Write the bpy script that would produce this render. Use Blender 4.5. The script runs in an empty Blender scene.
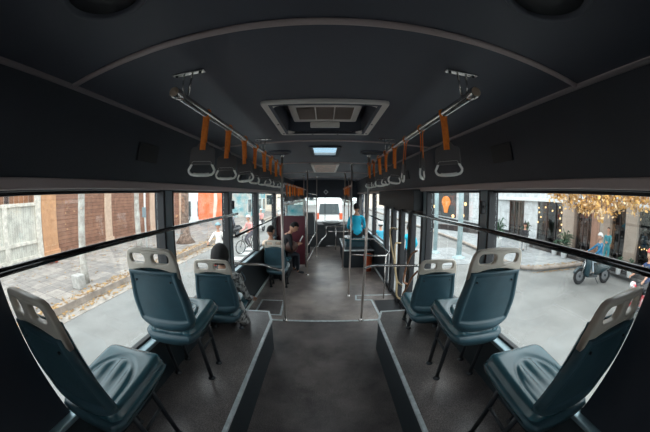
import bpy, bmesh, math, random
from mathutils import Vector, Matrix, noise
random.seed(7)
C = bpy.context.scene.collection
R = math.radians
PI = math.pi
H = 1.67            # eye height above the low floor

# ------------------------------------------------------------------ materials
MATS = {}
def mat(name, col, rough=.5, metal=0, spec=.5, var=0, scale=8, bump=0, bscale=60, emit=0, coat=0, col2=None, detail=3, stretch=None, trans=0):
    if name in MATS: return MATS[name]
    m = bpy.data.materials.new(name); m.use_nodes = True
    nt = m.node_tree; b = nt.nodes['Principled BSDF']
    b.inputs['Base Color'].default_value = (*col, 1)
    b.inputs['Roughness'].default_value = rough
    b.inputs['Metallic'].default_value = metal
    b.inputs['Specular IOR Level'].default_value = spec
    b.inputs['Coat Weight'].default_value = coat
    b.inputs['Transmission Weight'].default_value = trans
    if emit:
        b.inputs['Emission Color'].default_value = (*col, 1); b.inputs['Emission Strength'].default_value = emit
    if var or bump or col2:
        tc = nt.nodes.new('ShaderNodeTexCoord'); mp = nt.nodes.new('ShaderNodeMapping')
        nt.links.new(tc.outputs['Object'], mp.inputs['Vector'])
        if stretch: mp.inputs['Scale'].default_value = stretch
    if var or col2:
        n = nt.nodes.new('ShaderNodeTexNoise'); n.inputs['Scale'].default_value = scale; n.inputs['Detail'].default_value = detail
        nt.links.new(mp.outputs['Vector'], n.inputs['Vector'])
        r = nt.nodes.new('ShaderNodeValToRGB')
        r.color_ramp.elements[0].position = .35; r.color_ramp.elements[1].position = .65
        a = col2 if col2 else tuple(c*(1-var) for c in col)
        z = col if col2 else tuple(min(1, c*(1+var)) for c in col)
        r.color_ramp.elements[0].color = (*a, 1); r.color_ramp.elements[1].color = (*z, 1)
        nt.links.new(n.outputs['Fac'], r.inputs['Fac']); nt.links.new(r.outputs['Color'], b.inputs['Base Color'])
    if bump:
        n = nt.nodes.new('ShaderNodeTexNoise'); n.inputs['Scale'].default_value = bscale; n.inputs['Detail'].default_value = 4
        nt.links.new(mp.outputs['Vector'], n.inputs['Vector'])
        bp = nt.nodes.new('ShaderNodeBump'); bp.inputs['Strength'].default_value = bump; bp.inputs['Distance'].default_value = .01
        nt.links.new(n.outputs['Fac'], bp.inputs['Height']); nt.links.new(bp.outputs['Normal'], b.inputs['Normal'])
    MATS[name] = m; return m
def glass_mat(name, tint=(.93, .97, .98), gloss=.08):
    m = bpy.data.materials.new(name); m.use_nodes = True; nt = m.node_tree
    nt.nodes.clear(); o = nt.nodes.new('ShaderNodeOutputMaterial')
    t = nt.nodes.new('ShaderNodeBsdfTransparent'); t.inputs[0].default_value = (*tint, 1)
    g = nt.nodes.new('ShaderNodeBsdfGlossy'); g.inputs['Roughness'].default_value = .02
    mx = nt.nodes.new('ShaderNodeMixShader'); mx.inputs[0].default_value = gloss
    nt.links.new(t.outputs[0], mx.inputs[1]); nt.links.new(g.outputs[0], mx.inputs[2]); nt.links.new(mx.outputs[0], o.inputs[0])
    MATS[name] = m; return m

M = dict(
 ceil=mat('ceiling panel', (.08, .084, .108), .5, var=.06, scale=2),
 side=mat('side panel charcoal', (.026, .032, .046), .5, var=.08, scale=3),
 lower=mat('lower wall panel', (.012, .02, .026), .5, var=.12, scale=5),
 mould=mat('moulding grey', (.5, .4, .39), .4),
 cove=mat('cove moulding', (.22, .19, .2), .4),
 trim=mat('aluminium trim', (.64, .7, .72), .38, metal=.3, var=.15, scale=20),
 sill=mat('window sill metal', (.22, .32, .36), .3, metal=.3, var=.1),
 post=mat('window post', (.2, .26, .29), .35),
 rubber=mat('black rubber', (.012, .013, .016), .55),
 tube=mat('steel tube', (.62, .6, .58), .2, metal=.95),
 pole=mat('brushed pole', (.6, .52, .48), .3, metal=.6),
 cap=mat('tan end cap', (.42, .3, .22), .5),
 black=mat('gloss black tube', (.02, .018, .018), .18, coat=.6),
 orange=mat('orange webbing', (1.0, .23, .02), .6, var=.15, scale=60, bump=.3, bscale=300),
 card=mat('dark holder card', (.1, .088, .09), .4, var=.1),
 clear=mat('clear plastic grip', (.95, .93, .88), .12, spec=.9),
 teal=mat('teal seat plastic', (.042, .092, .118), .36, var=.1, scale=9, bump=.12, bscale=350),
 vinyl=mat('teal vinyl', (.035, .1, .125), .22, var=.1, scale=7, bump=.1, bscale=220),
 beige=mat('beige plastic', (.56, .5, .43), .38, var=.04),
 leg=mat('dark leg metal', (.03, .035, .042), .4, metal=.3),
 hatchw=mat('pale hatch plastic', (.8, .72, .67), .42),
 dash=mat('dashboard plastic', (.05, .055, .06), .5),
 white=mat('white paint', (.7, .72, .72), .5),
 maroon=mat('maroon panel', (.09, .015, .025), .4),
 brownp=mat('brown hatch panel', (.5, .27, .17), .35, var=.35, scale=14),
 red=mat('orange red plastic', (.62, .1, .03), .5),
 yellow=mat('tan handrail', (.5, .37, .2), .35),
 brail=mat('brown handrail', (.28, .12, .06), .35),
 skin=mat('skin', (.5, .27, .18), .55),
 hair=mat('black hair', (.008, .007, .008), .75, bump=.5, bscale=180),
 hairb=mat('dark hair', (.014, .011, .01), .5, bump=.5, bscale=180),
 lip=mat('lip', (.35, .12, .1), .5),
 eye=mat('dark eye', (.01, .01, .01), .3),
 tyre=mat('tyre rubber', (.02, .02, .022), .7),
 rim=mat('wheel metal', (.22, .23, .24), .4, metal=.5),
 chrome=mat('chrome', (.6, .6, .6), .15, metal=1),
 lamp=mat('headlamp lens', (.8, .82, .8), .1),
)
G_WIN = glass_mat('window glass')
G_SKY = glass_mat('skylight glass', (.42, .52, .58), .1)
G_SHOP = glass_mat('shop glass', (.4, .42, .42), .1)

# floor: dark speckled vinyl with scuffed paler patches
def floor_mat(nm='speckled vinyl floor', k=(1, 1, 1)):
    m = mat(nm, (.1, .1, .1), .3, bump=.12, bscale=90)
    nt = m.node_tree; b = nt.nodes['Principled BSDF']
    tc = nt.nodes.new('ShaderNodeTexCoord')
    n1 = nt.nodes.new('ShaderNodeTexNoise'); n1.inputs['Scale'].default_value = 1.6; n1.inputs['Detail'].default_value = 8; n1.inputs['Roughness'].default_value = .65
    n2 = nt.nodes.new('ShaderNodeTexNoise'); n2.inputs['Scale'].default_value = 140; n2.inputs['Detail'].default_value = 1
    r1 = nt.nodes.new('ShaderNodeValToRGB'); r2 = nt.nodes.new('ShaderNodeValToRGB')
    r1.color_ramp.elements[0].position = .35; r1.color_ramp.elements[0].color = (.07*k[0], .062*k[1], .064*k[2], 1)
    r1.color_ramp.elements[1].position = .68; r1.color_ramp.elements[1].color = (.21*k[0], .185*k[1], .175*k[2], 1)
    r2.color_ramp.elements[0].position = .42; r2.color_ramp.elements[0].color = (.7, .7, .7, 1)
    r2.color_ramp.elements[1].position = .62; r2.color_ramp.elements[1].color = (1.5, 1.5, 1.5, 1)
    mx = nt.nodes.new('ShaderNodeMixRGB'); mx.blend_type = 'MULTIPLY'; mx.inputs[0].default_value = 1
    for n, r in ((n1, r1), (n2, r2)):
        nt.links.new(tc.outputs['Object'], n.inputs['Vector']); nt.links.new(n.outputs['Fac'], r.inputs['Fac'])
    nt.links.new(r1.outputs[0], mx.inputs[1]); nt.links.new(r2.outputs[0], mx.inputs[2])
    nt.links.new(mx.outputs[0], b.inputs['Base Color'])
    return m
M['floor'] = floor_mat()
M['floor2'] = floor_mat('vinyl floor with painted light', (1.9, 1.85, 1.75))  # paler, warmer copy of the floor: light on the front floor painted in
def tile_mat(name, c1, c2, mortar, sx, sy, scale=1, off=.5, rough=.6, axes='YZ'):
    m = mat(name, c1, rough); nt = m.node_tree; b = nt.nodes['Principled BSDF']
    tc = nt.nodes.new('ShaderNodeTexCoord'); sp = nt.nodes.new('ShaderNodeSeparateXYZ'); cb = nt.nodes.new('ShaderNodeCombineXYZ')
    nt.links.new(tc.outputs['Object'], sp.inputs[0])
    nt.links.new(sp.outputs[axes[0]], cb.inputs[0]); nt.links.new(sp.outputs[axes[1]], cb.inputs[1])
    br = nt.nodes.new('ShaderNodeTexBrick'); br.offset = off
    br.inputs['Color1'].default_value = (*c1, 1); br.inputs['Color2'].default_value = (*c2, 1); br.inputs['Mortar'].default_value = (*mortar, 1)
    br.inputs['Scale'].default_value = scale; br.inputs['Brick Width'].default_value = sx; br.inputs['Row Height'].default_value = sy; br.inputs['Mortar Size'].default_value = .012
    nt.links.new(cb.outputs[0], br.inputs['Vector'])
    n = nt.nodes.new('ShaderNodeTexNoise'); n.inputs['Scale'].default_value = 3; n.inputs['Detail'].default_value = 6
    nt.links.new(tc.outputs['Object'], n.inputs['Vector'])
    r = nt.nodes.new('ShaderNodeValToRGB'); r.color_ramp.elements[0].color = (.72, .72, .72, 1); r.color_ramp.elements[1].color = (1.12, 1.12, 1.12, 1)
    r.color_ramp.elements[0].position = .3; r.color_ramp.elements[1].position = .7
    nt.links.new(n.outputs['Fac'], r.inputs['Fac'])
    mx = nt.nodes.new('ShaderNodeMixRGB'); mx.blend_type = 'MULTIPLY'; mx.inputs[0].default_value = 1
    nt.links.new(br.outputs['Color'], mx.inputs[1]); nt.links.new(r.outputs[0], mx.inputs[2]); nt.links.new(mx.outputs[0], b.inputs['Base Color'])
    return m

# ------------------------------------------------------------------ geometry helpers
class MB:
    """collects shapes (world coordinates) and links them as one mesh object"""
    def __init__(s): s.bm = bmesh.new()
    def box(s, x0, x1, y0, y1, z0, z1, bev=0, seg=2, rot=None, piv=None):
        bm = bmesh.new(); bmesh.ops.create_cube(bm, size=1)
        bmesh.ops.scale(bm, vec=(abs(x1-x0), abs(y1-y0), abs(z1-z0)), verts=bm.verts)
        if bev: bmesh.ops.bevel(bm, geom=bm.edges[:], offset=bev, segments=seg, affect='EDGES', profile=.5)
        bmesh.ops.translate(bm, vec=((x0+x1)/2, (y0+y1)/2, (z0+z1)/2), verts=bm.verts)
        if rot is not None:
            p = Vector(piv) if piv else Vector(((x0+x1)/2, (y0+y1)/2, (z0+z1)/2))
            bmesh.ops.rotate(bm, cent=p, matrix=rot, verts=bm.verts)
        s.add(bm); return s
    def add(s, bm, free=True):
        me = bpy.data.meshes.new('t'); bm.to_mesh(me)
        if free: bm.free()
        s.bm.from_mesh(me); bpy.data.meshes.remove(me); return s
    def addmesh(s, me, mtx=None):
        bm = bmesh.new(); bm.from_mesh(me)
        if mtx is not None: bmesh.ops.transform(bm, matrix=mtx, verts=bm.verts)
        return s.add(bm)
    def tube(s, pts, r, n=10, closed=False, caps=True, flat=None):
        """sweep a circle (or ellipse with flat=(a,b,up)) along pts"""
        pts = [Vector(p) for p in pts]; N = len(pts); rs = r if isinstance(r, (list, tuple)) else [r]*N
        bm = bmesh.new(); rings = []; prev = None
        for i, p in enumerate(pts):
            if closed: t = pts[(i+1) % N]-pts[i-1]
            else: t = pts[min(i+1, N-1)]-pts[max(i-1, 0)]
            t.normalize()
            if prev is None:
                a = Vector((0, 0, 1)) if abs(t.z) < .9 else Vector((1, 0, 0))
                if flat: a = Vector(flat[2])
                u = t.cross(a).normalized()
            else:
                u = (prev-t*prev.dot(t))
                u = u.normalized() if u.length > 1e-6 else t.orthogonal().normalized()
            v = t.cross(u); prev = u
            ra, rb = (rs[i], rs[i]) if not flat else (flat[0], flat[1])
            rings.append([bm.verts.new(p+u*math.cos(2*PI*k/n)*ra+v*math.sin(2*PI*k/n)*rb) for k in range(n)])
        L = N if closed else N-1
        for i in range(L):
            A, B = rings[i], rings[(i+1) % N]
            for k in range(n): bm.faces.new((A[k], A[(k+1) % n], B[(k+1) % n], B[k]))
        if caps and not closed:
            bm.faces.new(rings[0][::-1]); bm.faces.new(rings[-1])
        bmesh.ops.recalc_face_normals(bm, faces=bm.faces)
        for f in bm.faces: f.smooth = len(f.verts) == 4
        return s.add(bm)
    def ball(s, c, r, seg=16, ring=10, rot=None):
        bm = bmesh.new(); bmesh.ops.create_uvsphere(bm, u_segments=seg, v_segments=ring, radius=1)
        r = (r, r, r) if not isinstance(r, (tuple, list)) else r
        bmesh.ops.scale(bm, vec=r, verts=bm.verts)
        if rot is not None: bmesh.ops.rotate(bm, cent=(0, 0, 0), matrix=rot, verts=bm.verts)
        bmesh.ops.translate(bm, vec=c, verts=bm.verts)
        for f in bm.faces: f.smooth = True
        return s.add(bm)
    def lathe(s, prof, c=(0, 0, 0), n=20, axis='Z'):
        """prof: (radius, height) pairs"""
        bm = bmesh.new(); rings = []
        for (r, h) in prof:
            r = max(r, 1e-4)
            ring = []
            for k in range(n):
                a, b = r*math.cos(2*PI*k/n), r*math.sin(2*PI*k/n)
                co = {'Z': (a, b, h), 'X': (h, a, b), 'Y': (a, h, b)}[axis]
                ring.append(bm.verts.new(Vector(co)+Vector(c)))
            rings.append(ring)
        for i in range(len(rings)-1):
            for k in range(n): bm.faces.new((rings[i][k], rings[i][(k+1) % n], rings[i+1][(k+1) % n], rings[i+1][k]))
        bm.faces.new(rings[0][::-1]); bm.faces.new(rings[-1])
        bmesh.ops.recalc_face_normals(bm, faces=bm.faces)
        for f in bm.faces: f.smooth = len(f.verts) == 4
        return s.add(bm)
    def torus(s, c, R_, r, axis='X', n=28, m=10):
        pts = []
        for k in range(n):
            a, b = R_*math.cos(2*PI*k/n), R_*math.sin(2*PI*k/n)
            pts.append(Vector({'X': (0, a, b), 'Y': (a, 0, b), 'Z': (a, b, 0)}[axis])+Vector(c))
        return s.tube(pts, r, m, closed=True)
    def prism(s, poly, h0, h1, plane='XY', bev=0):
        """extrude a polygon; plane XY -> along z, YZ -> along x, XZ -> along y"""
        def P(a, b, h): return {'XY': (a, b, h), 'YZ': (h, a, b), 'XZ': (a, h, b)}[plane]
        bm = bmesh.new()
        A = [bm.verts.new(P(a, b, h0)) for a, b in poly]; B = [bm.verts.new(P(a, b, h1)) for a, b in poly]
        n = len(poly); bm.faces.new(A[::-1]); bm.faces.new(B)
        for i in range(n): bm.faces.new((A[i], A[(i+1) % n], B[(i+1) % n], B[i]))
        bmesh.ops.recalc_face_normals(bm, faces=bm.faces)
        if bev: bmesh.ops.bevel(bm, geom=bm.edges[:], offset=bev, segments=2, affect='EDGES')
        return s.add(bm)
    def panel(s, nu, nv, fn_a, fn_b):
        """closed slab between two surfaces fn(u,v), u and v in 0..1"""
        bm = bmesh.new()
        A = [[bm.verts.new(fn_a(i/nu, j/nv)) for i in range(nu+1)] for j in range(nv+1)]
        B = [[bm.verts.new(fn_b(i/nu, j/nv)) for i in range(nu+1)] for j in range(nv+1)]
        for j in range(nv):
            for i in range(nu):
                bm.faces.new((A[j][i], A[j][i+1], A[j+1][i+1], A[j+1][i])); bm.faces.new((B[j][i], B[j+1][i], B[j+1][i+1], B[j][i+1]))
        for j in range(nv):
            bm.faces.new((A[j][0], A[j+1][0], B[j+1][0], B[j][0])); bm.faces.new((A[j][nu], B[j][nu], B[j+1][nu], A[j+1][nu]))
        for i in range(nu):
            bm.faces.new((A[0][i], B[0][i], B[0][i+1], A[0][i+1])); bm.faces.new((A[nv][i], A[nv][i+1], B[nv][i+1], B[nv][i]))
        bmesh.ops.recalc_face_normals(bm, faces=bm.faces)
        for f in bm.faces: f.smooth = True
        return s.add(bm)
    def build(s, name, m, parent=None, smooth=None):
        me = bpy.data.meshes.new(name)
        off = Vector((0, 0, 0)); p = parent
        while p is not None: off += p.location; p = p.parent
        if off.length: bmesh.ops.translate(s.bm, vec=-off, verts=s.bm.verts)
        if smooth is not None:
            for f in s.bm.faces: f.smooth = smooth
        s.bm.to_mesh(me); s.bm.free()
        for mm in (m if isinstance(m, list) else [m]): me.materials.append(mm)
        o = bpy.data.objects.new(name, me); C.objects.link(o); o.parent = parent
        return o
def tag(o, label=None, cat=None, group=None, kind=None):
    if label: o['label'] = label
    if cat: o['category'] = cat
    if group: o['group'] = group
    if kind: o['kind'] = kind
    return o
def empty(name, loc=(0, 0, 0)):
    o = bpy.data.objects.new(name, None); C.objects.link(o); o.location = loc; o.empty_display_size = .1
    return o
def thing(name, label, cat, loc=(0, 0, 0), group=None):
    return tag(empty(name, loc), label, cat, group)
def structure(o, label=None): o['kind'] = 'structure'; o['label'] = label or o.name.replace('_', ' '); return o
KIDS = None
def copy_tree(o, parent=None):
    c = o.copy(); C.objects.link(c); c.parent = parent
    for ch in list(o.children): copy_tree(ch, c)
    return c
def plate(outline, holes, th, bev, res=2):
    """flat plate (in XY, extruded in Z) with holes, rounded edges -> mesh"""
    cu = bpy.data.curves.new('t', 'CURVE'); cu.dimensions = '2D'; cu.fill_mode = 'BOTH'; cu.extrude = th/2-bev; cu.bevel_depth = bev; cu.bevel_resolution = res
    cu.offset = -bev
    for loop in [outline]+holes:
        sp = cu.splines.new('POLY'); sp.points.add(len(loop)-1); sp.use_cyclic_u = True
        for i, (x, y) in enumerate(loop): sp.points[i].co = (x, y, 0, 1)
    ob = bpy.data.objects.new('t', cu); C.objects.link(ob)
    dg = bpy.context.evaluated_depsgraph_get()
    me = bpy.data.meshes.new_from_object(ob.evaluated_get(dg))
    bpy.data.objects.remove(ob); bpy.data.curves.remove(cu)
    return me
def rrect(x0, x1, y0, y1, r, n=5):
    out = []
    for cx, cy, a0 in ((x1-r, y1-r, 0), (x0+r, y1-r, 90), (x0+r, y0+r, 180), (x1-r, y0+r, 270)):
        for k in range(n+1):
            a = R(a0+90*k/n); out.append((cx+r*math.cos(a), cy+r*math.sin(a)))
    return out
def smooth(a, b, x):
    t = max(0, min(1, (x-a)/(b-a))); return t*t*(3-2*t)
def text_mesh(body, size, th=.004):
    cu = bpy.data.curves.new('t', 'FONT'); cu.body = body; cu.size = size; cu.extrude = th; cu.align_x = 'CENTER'; cu.align_y = 'CENTER'
    ob = bpy.data.objects.new('t', cu); C.objects.link(ob)
    me = bpy.data.meshes.new_from_object(ob.evaluated_get(bpy.context.evaluated_depsgraph_get()))
    bpy.data.objects.remove(ob); bpy.data.curves.remove(cu); return me

# ------------------------------------------------------------------ bus shell
XW = 1.15; YB, YF = -1.2, 9.6; SILL = .72; WTOP = 1.722; PLAT = .37; PE = 2.95  # bus sizes and positions below were computed from image pixels, then hardcoded
def ceil_z(x): return 2.19-.035*(x/1.03)**2
structure(MB().box(-XW-.05, XW+.05, YB, 3.5, -.12, 0).build('floor', M['floor']), 'dark speckled bus floor')
structure(MB().box(-XW-.05, XW+.05, 3.5, YF+.3, -.12, 0).build('floor_front', M['floor2']), 'bus floor ahead of the joint strip, coloured paler for the light on it')
for sx, nm in ((-1, 'left'), (1, 'right')):
    poly = [(sx*.565, YB), (sx*.565, 2.73), (sx*.635, PE), (sx*XW, PE), (sx*XW, YB)]
    p = MB().prism(poly, .001, PLAT, 'XY').build('floor_platform_'+nm, [M['floor'], M['lower']])
    for f in p.data.polygons: f.material_index = 0 if abs(f.normal.z) > .5 else 1
    structure(p, 'raised seat platform on the %s of the aisle' % nm)
    path = [(sx*.565, YB), (sx*.565, 2.73), (sx*.635, PE), (sx*1.13, PE)]
    inn = [(sx*.583, YB), (sx*.583, 2.725), (sx*.645, PE-.02), (sx*1.13, PE-.02)]
    o = [(sx*.558, YB), (sx*.558, 2.733), (sx*.631, PE+.007), (sx*1.13, PE+.007)]
    structure(MB().prism(o+inn[::-1], PLAT-.022, PLAT+.004, 'XY').build('trim_%d' % (1 if sx < 0 else 2), M['trim']), 'aluminium edge strip of the %s platform' % nm)
# aluminium strips let into the floor
structure(MB().box(-.72, .72, 3.48, 3.52, 0, .006).build('trim_3', M['trim']), 'aluminium joint strip across the aisle')
def flat_path(pts, w, z, name, label):
    m = MB()
    for (a, b) in zip(pts[:-1], pts[1:]):
        a = Vector((*a, 0)); b = Vector((*b, 0)); d = (b-a).normalized(); n = Vector((-d.y, d.x, 0))*w/2; a = a-d*w/2; b = b+d*w/2
        m.prism([(q.x, q.y) for q in (a+n, b+n, b-n, a-n)], 0, z, 'XY')
    return structure(m.build(name, M['trim']), label)
flat_path([(-1.01, 3.68), (-.63, 3.68), (-.66, 4.25), (-1.01, 4.25), (-1.01, 3.68)], .03, .005, 'trim_4', 'aluminium frame of the square floor hatch')
flat_path([(1.12, 4.49), (.52, 4.51), (.5, 4.3), (.75, 4.27), (.77, 3.63), (.635, PE+.01)], .03, .0055, 'trim_5', 'aluminium edge strip around the door step')
structure(MB().box(.79, 1.14, 3.1, 4.25, .0, .0035).build('floor_step_well', M['rubber']), 'flat dark sheet standing in for the recessed door step well')  # flat sheet; the darkness of the recessed step well is in its colour
structure(MB().box(-1.0, -.65, 3.7, 4.23, 0, .0035).build('floor_hatch', M['floor']), 'square floor hatch')

# ceiling with openings for the vent and the skylight
def ceiling():
    xs = sorted(set([-1.03+2.06*i/16 for i in range(17)]+[-.305, .305, -.135, .135]))
    ys = [YB, 0, .7, 1.49, 2.23, 2.6, 2.96, 3.62, 4.4, 6.2, 8, YF]
    bm = bmesh.new(); g = {}
    for x in xs:
        for y in ys: g[x, y] = (bm.verts.new((x, y, ceil_z(x))), bm.verts.new((x, y, ceil_z(x)+.03)))
    def hole(x, y): return (abs(x) < .305 and 1.49 < y < 2.23) or (abs(x) < .135 and 2.96 < y < 3.62)
    for i in range(len(xs)-1):
        for j in range(len(ys)-1):
            if hole((xs[i]+xs[i+1])/2, (ys[j]+ys[j+1])/2): continue
            q = [g[xs[i], ys[j]], g[xs[i+1], ys[j]], g[xs[i+1], ys[j+1]], g[xs[i], ys[j+1]]]
            bm.faces.new([v[0] for v in q][::-1]); bm.faces.new([v[1] for v in q])
    for f in bm.faces: f.smooth = True
    m = MB().add(bm)
    for sx in (-1, 1):
        m.prism([(sx*1.02, 2.15), (sx*1.02, 2.22), (sx*1.26, 2.22), (sx*1.26, 2.15)], YB, YF+.4, 'XZ')
    return m.build('ceiling', M['ceil'])
structure(ceiling(), 'dark charcoal bus ceiling')
for k, y in enumerate((.71, 2.62, 4.4, 6.2, 8.0)):
    pts = [(x, y, ceil_z(x)-.004) for x in [-1.02+2.04*i/24 for i in range(25)]]
    structure(MB().tube(pts, .014, 8, flat=(.017, .009, (0, 0, 1))).build('trim_%d' % (10+k), M['mould']), 'grey moulding arching across the ceiling')
for sx, nm in ((-1, 'left'), (1, 'right')):
    structure(MB().tube([(sx*1.03, YB, 2.148), (sx*1.03, YF, 2.148)], .013, 8).build('trim_%d' % (16+(sx > 0)), M['cove']), 'long moulding between ceiling and %s side panel' % nm)

def wall(sx, nm, spans):
    m = MB()
    lo, hi = sorted((sx*XW, sx*1.22))
    # side panel from the cove to the window head
    m.prism([(sx*1.03, 2.16), (sx*1.1, 1.77), (sx*1.1, WTOP), (sx*1.22, WTOP), (sx*1.22, 2.16)], YB, YF+.3, 'XZ')
    m.prism([(YB, SILL), (.5, SILL), (.325, WTOP), (YB, WTOP)], lo, hi, 'YZ')
    if sx < 0: m.box(lo, hi, YB, YF+.3, -.6, SILL)
    else:
        m.box(lo, hi, YB, 3.08, -.6, SILL); m.box(lo, hi, 5.2, YF+.3, -.6, SILL)
    m.box(lo, hi, 8.9, YF+.3, SILL, WTOP)
    w = structure(m.build('wall_'+nm, [M['side'], M['lower']]), '%s side wall of the bus' % nm)
    for f in w.data.polygons: f.material_index = 1 if (w.matrix_world @ f.center).z < SILL+.01 else 0
    # sill strip, window head strip, skirting
    segs = ((YB, YF),) if sx < 0 else ((YB, 3.08), (5.2, YF))
    b = MB()
    for a, c in segs:
        b.box(sx*1.105, sx*1.21, a, c, SILL, SILL+.028, .006)
    structure(b.build('trim_%d' % (20+(sx > 0)), M['sill']), 'metal sill under the %s windows' % nm)
    b = MB()
    for a, c in segs: b.box(sx*1.135, sx*1.155, a if a > 0 else PE+.02, c, .0, .045, .004)
    structure(b.build('baseboard_'+nm, M['trim']), 'metal skirting on the %s wall' % nm)
    structure(MB().box(sx*1.083, sx*1.12, YB, YF, WTOP+.004, WTOP+.05, .008).build('trim_%d' % (22+(sx > 0)), M['mould']), 'grey strip over the %s windows' % nm)
wall(-1, 'left', None); wall(1, 'right', None)
POSTS_L = (1.8, 3.22, 4.64, 6.38, 7.9); POSTS_R = (1.76, 3.04, 5.24, 6.6, 7.9)
n = 30
for sx, P in ((-1, POSTS_L), (1, POSTS_R)):
    for y in P:
        m = MB().box(sx*1.115, sx*1.2, y-.05, y+.05, SILL+.02, WTOP+.004, .012)
        structure(m.build('trim_%d' % n, M['post']), 'upright window post'); n += 1
        m = MB().box(sx*1.12, sx*1.205, y-.075, y-.05, SILL+.02, WTOP, .004).box(sx*1.12, sx*1.205, y+.05, y+.075, SILL+.02, WTOP, .004)
        structure(m.build('trim_%d' % n, M['rubber']), 'black rubber edging of a window post'); n += 1
spansL = [(.36, 1.72), (1.88, 3.14), (3.3, 4.56), (4.72, 6.3), (6.46, 7.82), (7.98, 8.88)]
spansR = [(.36, 1.68), (1.84, 2.96), None, (5.32, 6.52), (6.68, 7.82), (7.98, 8.88)]
k = 1
for sx, S in ((-1, spansL), (1, spansR)):
    for sp in S:
        if sp:
            a, b = sp
            w = structure(MB().box(sx*1.165, sx*1.205, a-.02, b+.02, SILL+.02, SILL+.045, .003).box(sx*1.165, sx*1.205, a-.02, b+.02, WTOP-.014, WTOP+.01, .003).build('window_%d' % k, M['rubber']), 'side window of the bus')
            if a < .4: MB().prism([(.505, SILL+.02), (b, SILL+.02), (b, WTOP), (.33, WTOP)], sx*1.178, sx*1.184, 'YZ').build('glass', G_WIN, w)
            else: MB().box(sx*1.178, sx*1.184, a, b, SILL+.02, WTOP).build('glass', G_WIN, w)
            k += 1
# window guard bars: glossy black tubes in front of the glass
def bar(name, label, sx, y0, y1, z, r=.0155):
    t = thing(name, label, 'guard bar', (sx*1.07, y0, z), 'window guard bars')
    MB().tube([(sx*1.07, y0, z), (sx*1.07, y1, z)], r, 14).build('bar', M['black'], t)
    for y in (y0+.06, y1-.06):
        MB().tube([(sx*1.07, y, z), (sx*1.135, y, z)], .009, 8).build('bracket', M['leg'], t)
bar('window_guard_bar', 'long black guard bar across the rear left window', -1, .34, 3.34, 1.455)
bar('window_guard_bar', 'lower black guard bar across the left windows beside the seated man', -1, 3.18, 6.3, 1.19, .015)
bar('window_guard_bar', 'long black guard bar across the rear right windows', 1, .34, 3.25, 1.455)
bar('window_guard_bar', 'short black guard bar on the right wall ahead of the door', 1, 5.3, 7.8, 1.2, .015)
# rear wall behind the camera, front header and windscreen surround
rw = MB().box(-1.22, 1.22, YB-.06, YB, -.1, 1.35).box(-1.22, 1.22, YB-.06, YB, 1.85, 2.22).box(-1.22, -.82, YB-.06, YB, 1.35, 1.85).box(.82, 1.22, YB-.06, YB, 1.35, 1.85)
structure(rw.build('wall_rear', M['side']), 'rear wall of the bus')
w = structure(MB().addmesh(plate(rrect(-.83, .83, -.26, .26, .05), [rrect(-.79, .79, -.22, .22, .05)], .03, .006), Matrix.Translation((0, YB-.03, 1.6)) @ Matrix.Rotation(PI/2, 4, 'X')).build('window_21', M['rubber']), 'rear window')
MB().box(-.8, .8, YB-.035, YB-.03, 1.37, 1.83).build('glass', G_WIN, w)
fw = MB().box(-1.22, 1.22, 9.5, 9.9, 1.62, 2.22).box(-1.22, 1.22, 9.75, 9.9, -.1, .55).box(-1.22, -1.1, 9.7, 9.9, .55, 1.62).box(1.1, 1.22, 9.7, 9.9, .55, 1.62)
structure(fw.build('wall_front', M['side']), 'front header and windscreen surround')
w = structure(MB().box(-1.1, 1.1, 9.79, 9.83, .55, .58).box(-1.1, 1.1, 9.79, 9.83, 1.59, 1.62).box(-.01, .01, 9.79, 9.83, .58, 1.59).build('window_20', M['rubber']), 'windscreen')
MB().box(-1.1, 1.1, 9.805, 9.812, .58, 1.6).build('glass', G_WIN, w)
# diamond badge on the front header
t = MB().addmesh(plate([(0, .085), (-.085, 0), (0, -.085), (.085, 0)], [[(0, .045), (-.045, 0), (0, -.045), (.045, 0)]], .012, .003), Matrix.Translation((.03, 9.49, 1.785)) @ Matrix.Rotation(PI/2, 4, 'X')).build('diamond_badge', M['white'])
tag(t, 'small white diamond badge on the dark front header', 'badge')

# ------------------------------------------------------------------ ceiling fittings
t = thing('roof_vent', 'large pale rectangular air vent with a slatted grille in the ceiling', 'air vent', (0, 1.86, 2.19))
fr = plate(rrect(-.352, .352, -.42, .42, .03), [rrect(-.292, .292, -.36, .36, .05)], .022, .006)
MB().addmesh(fr, Matrix.Translation((0, 1.86, 2.178))).build('frame', M['hatchw'], t)
m = MB()
for q in ((-.31, -.29, 1.48, 2.24), (.29, .31, 1.48, 2.24), (-.31, .31, 1.47, 1.49), (-.31, .31, 2.22, 2.24)): m.box(*q, 2.165, 2.31)
m.box(-.31, .31, 1.47, 2.24, 2.31, 2.33)
m.build('recess', M['ceil'], t)
gf = plate(rrect(-.24, .24, -.21, .21, .02), [rrect(-.195, .195, -.165, .165, .01)], .03, .006)
g = MB().addmesh(gf, Matrix.Translation((0, 1.95, 2.262))).build('grille', M['hatchw'], t)
m = MB()
for i in range(14): m.box(-.195, .195, 1.795+i*.0242, 1.801+i*.0242, 2.256, 2.264, rot=Matrix.Rotation(R(25), 3, 'X'))
m.build('slat', mat('brown grey slat', (.35, .27, .24), .45), g)
m = MB()
for x in (-.065, .065): m.box(x-.004, x+.004, 1.78, 2.12, 2.248, 2.256)
m.build('divider', M['hatchw'], g)
MB().box(-.24, .24, 1.74, 2.16, 2.275, 2.31).build('housing', M['rubber'], g)
MB().box(-.115, .115, 2.165, 2.2, 2.205, 2.25, .008).build('catch', M['hatchw'], t)
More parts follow.
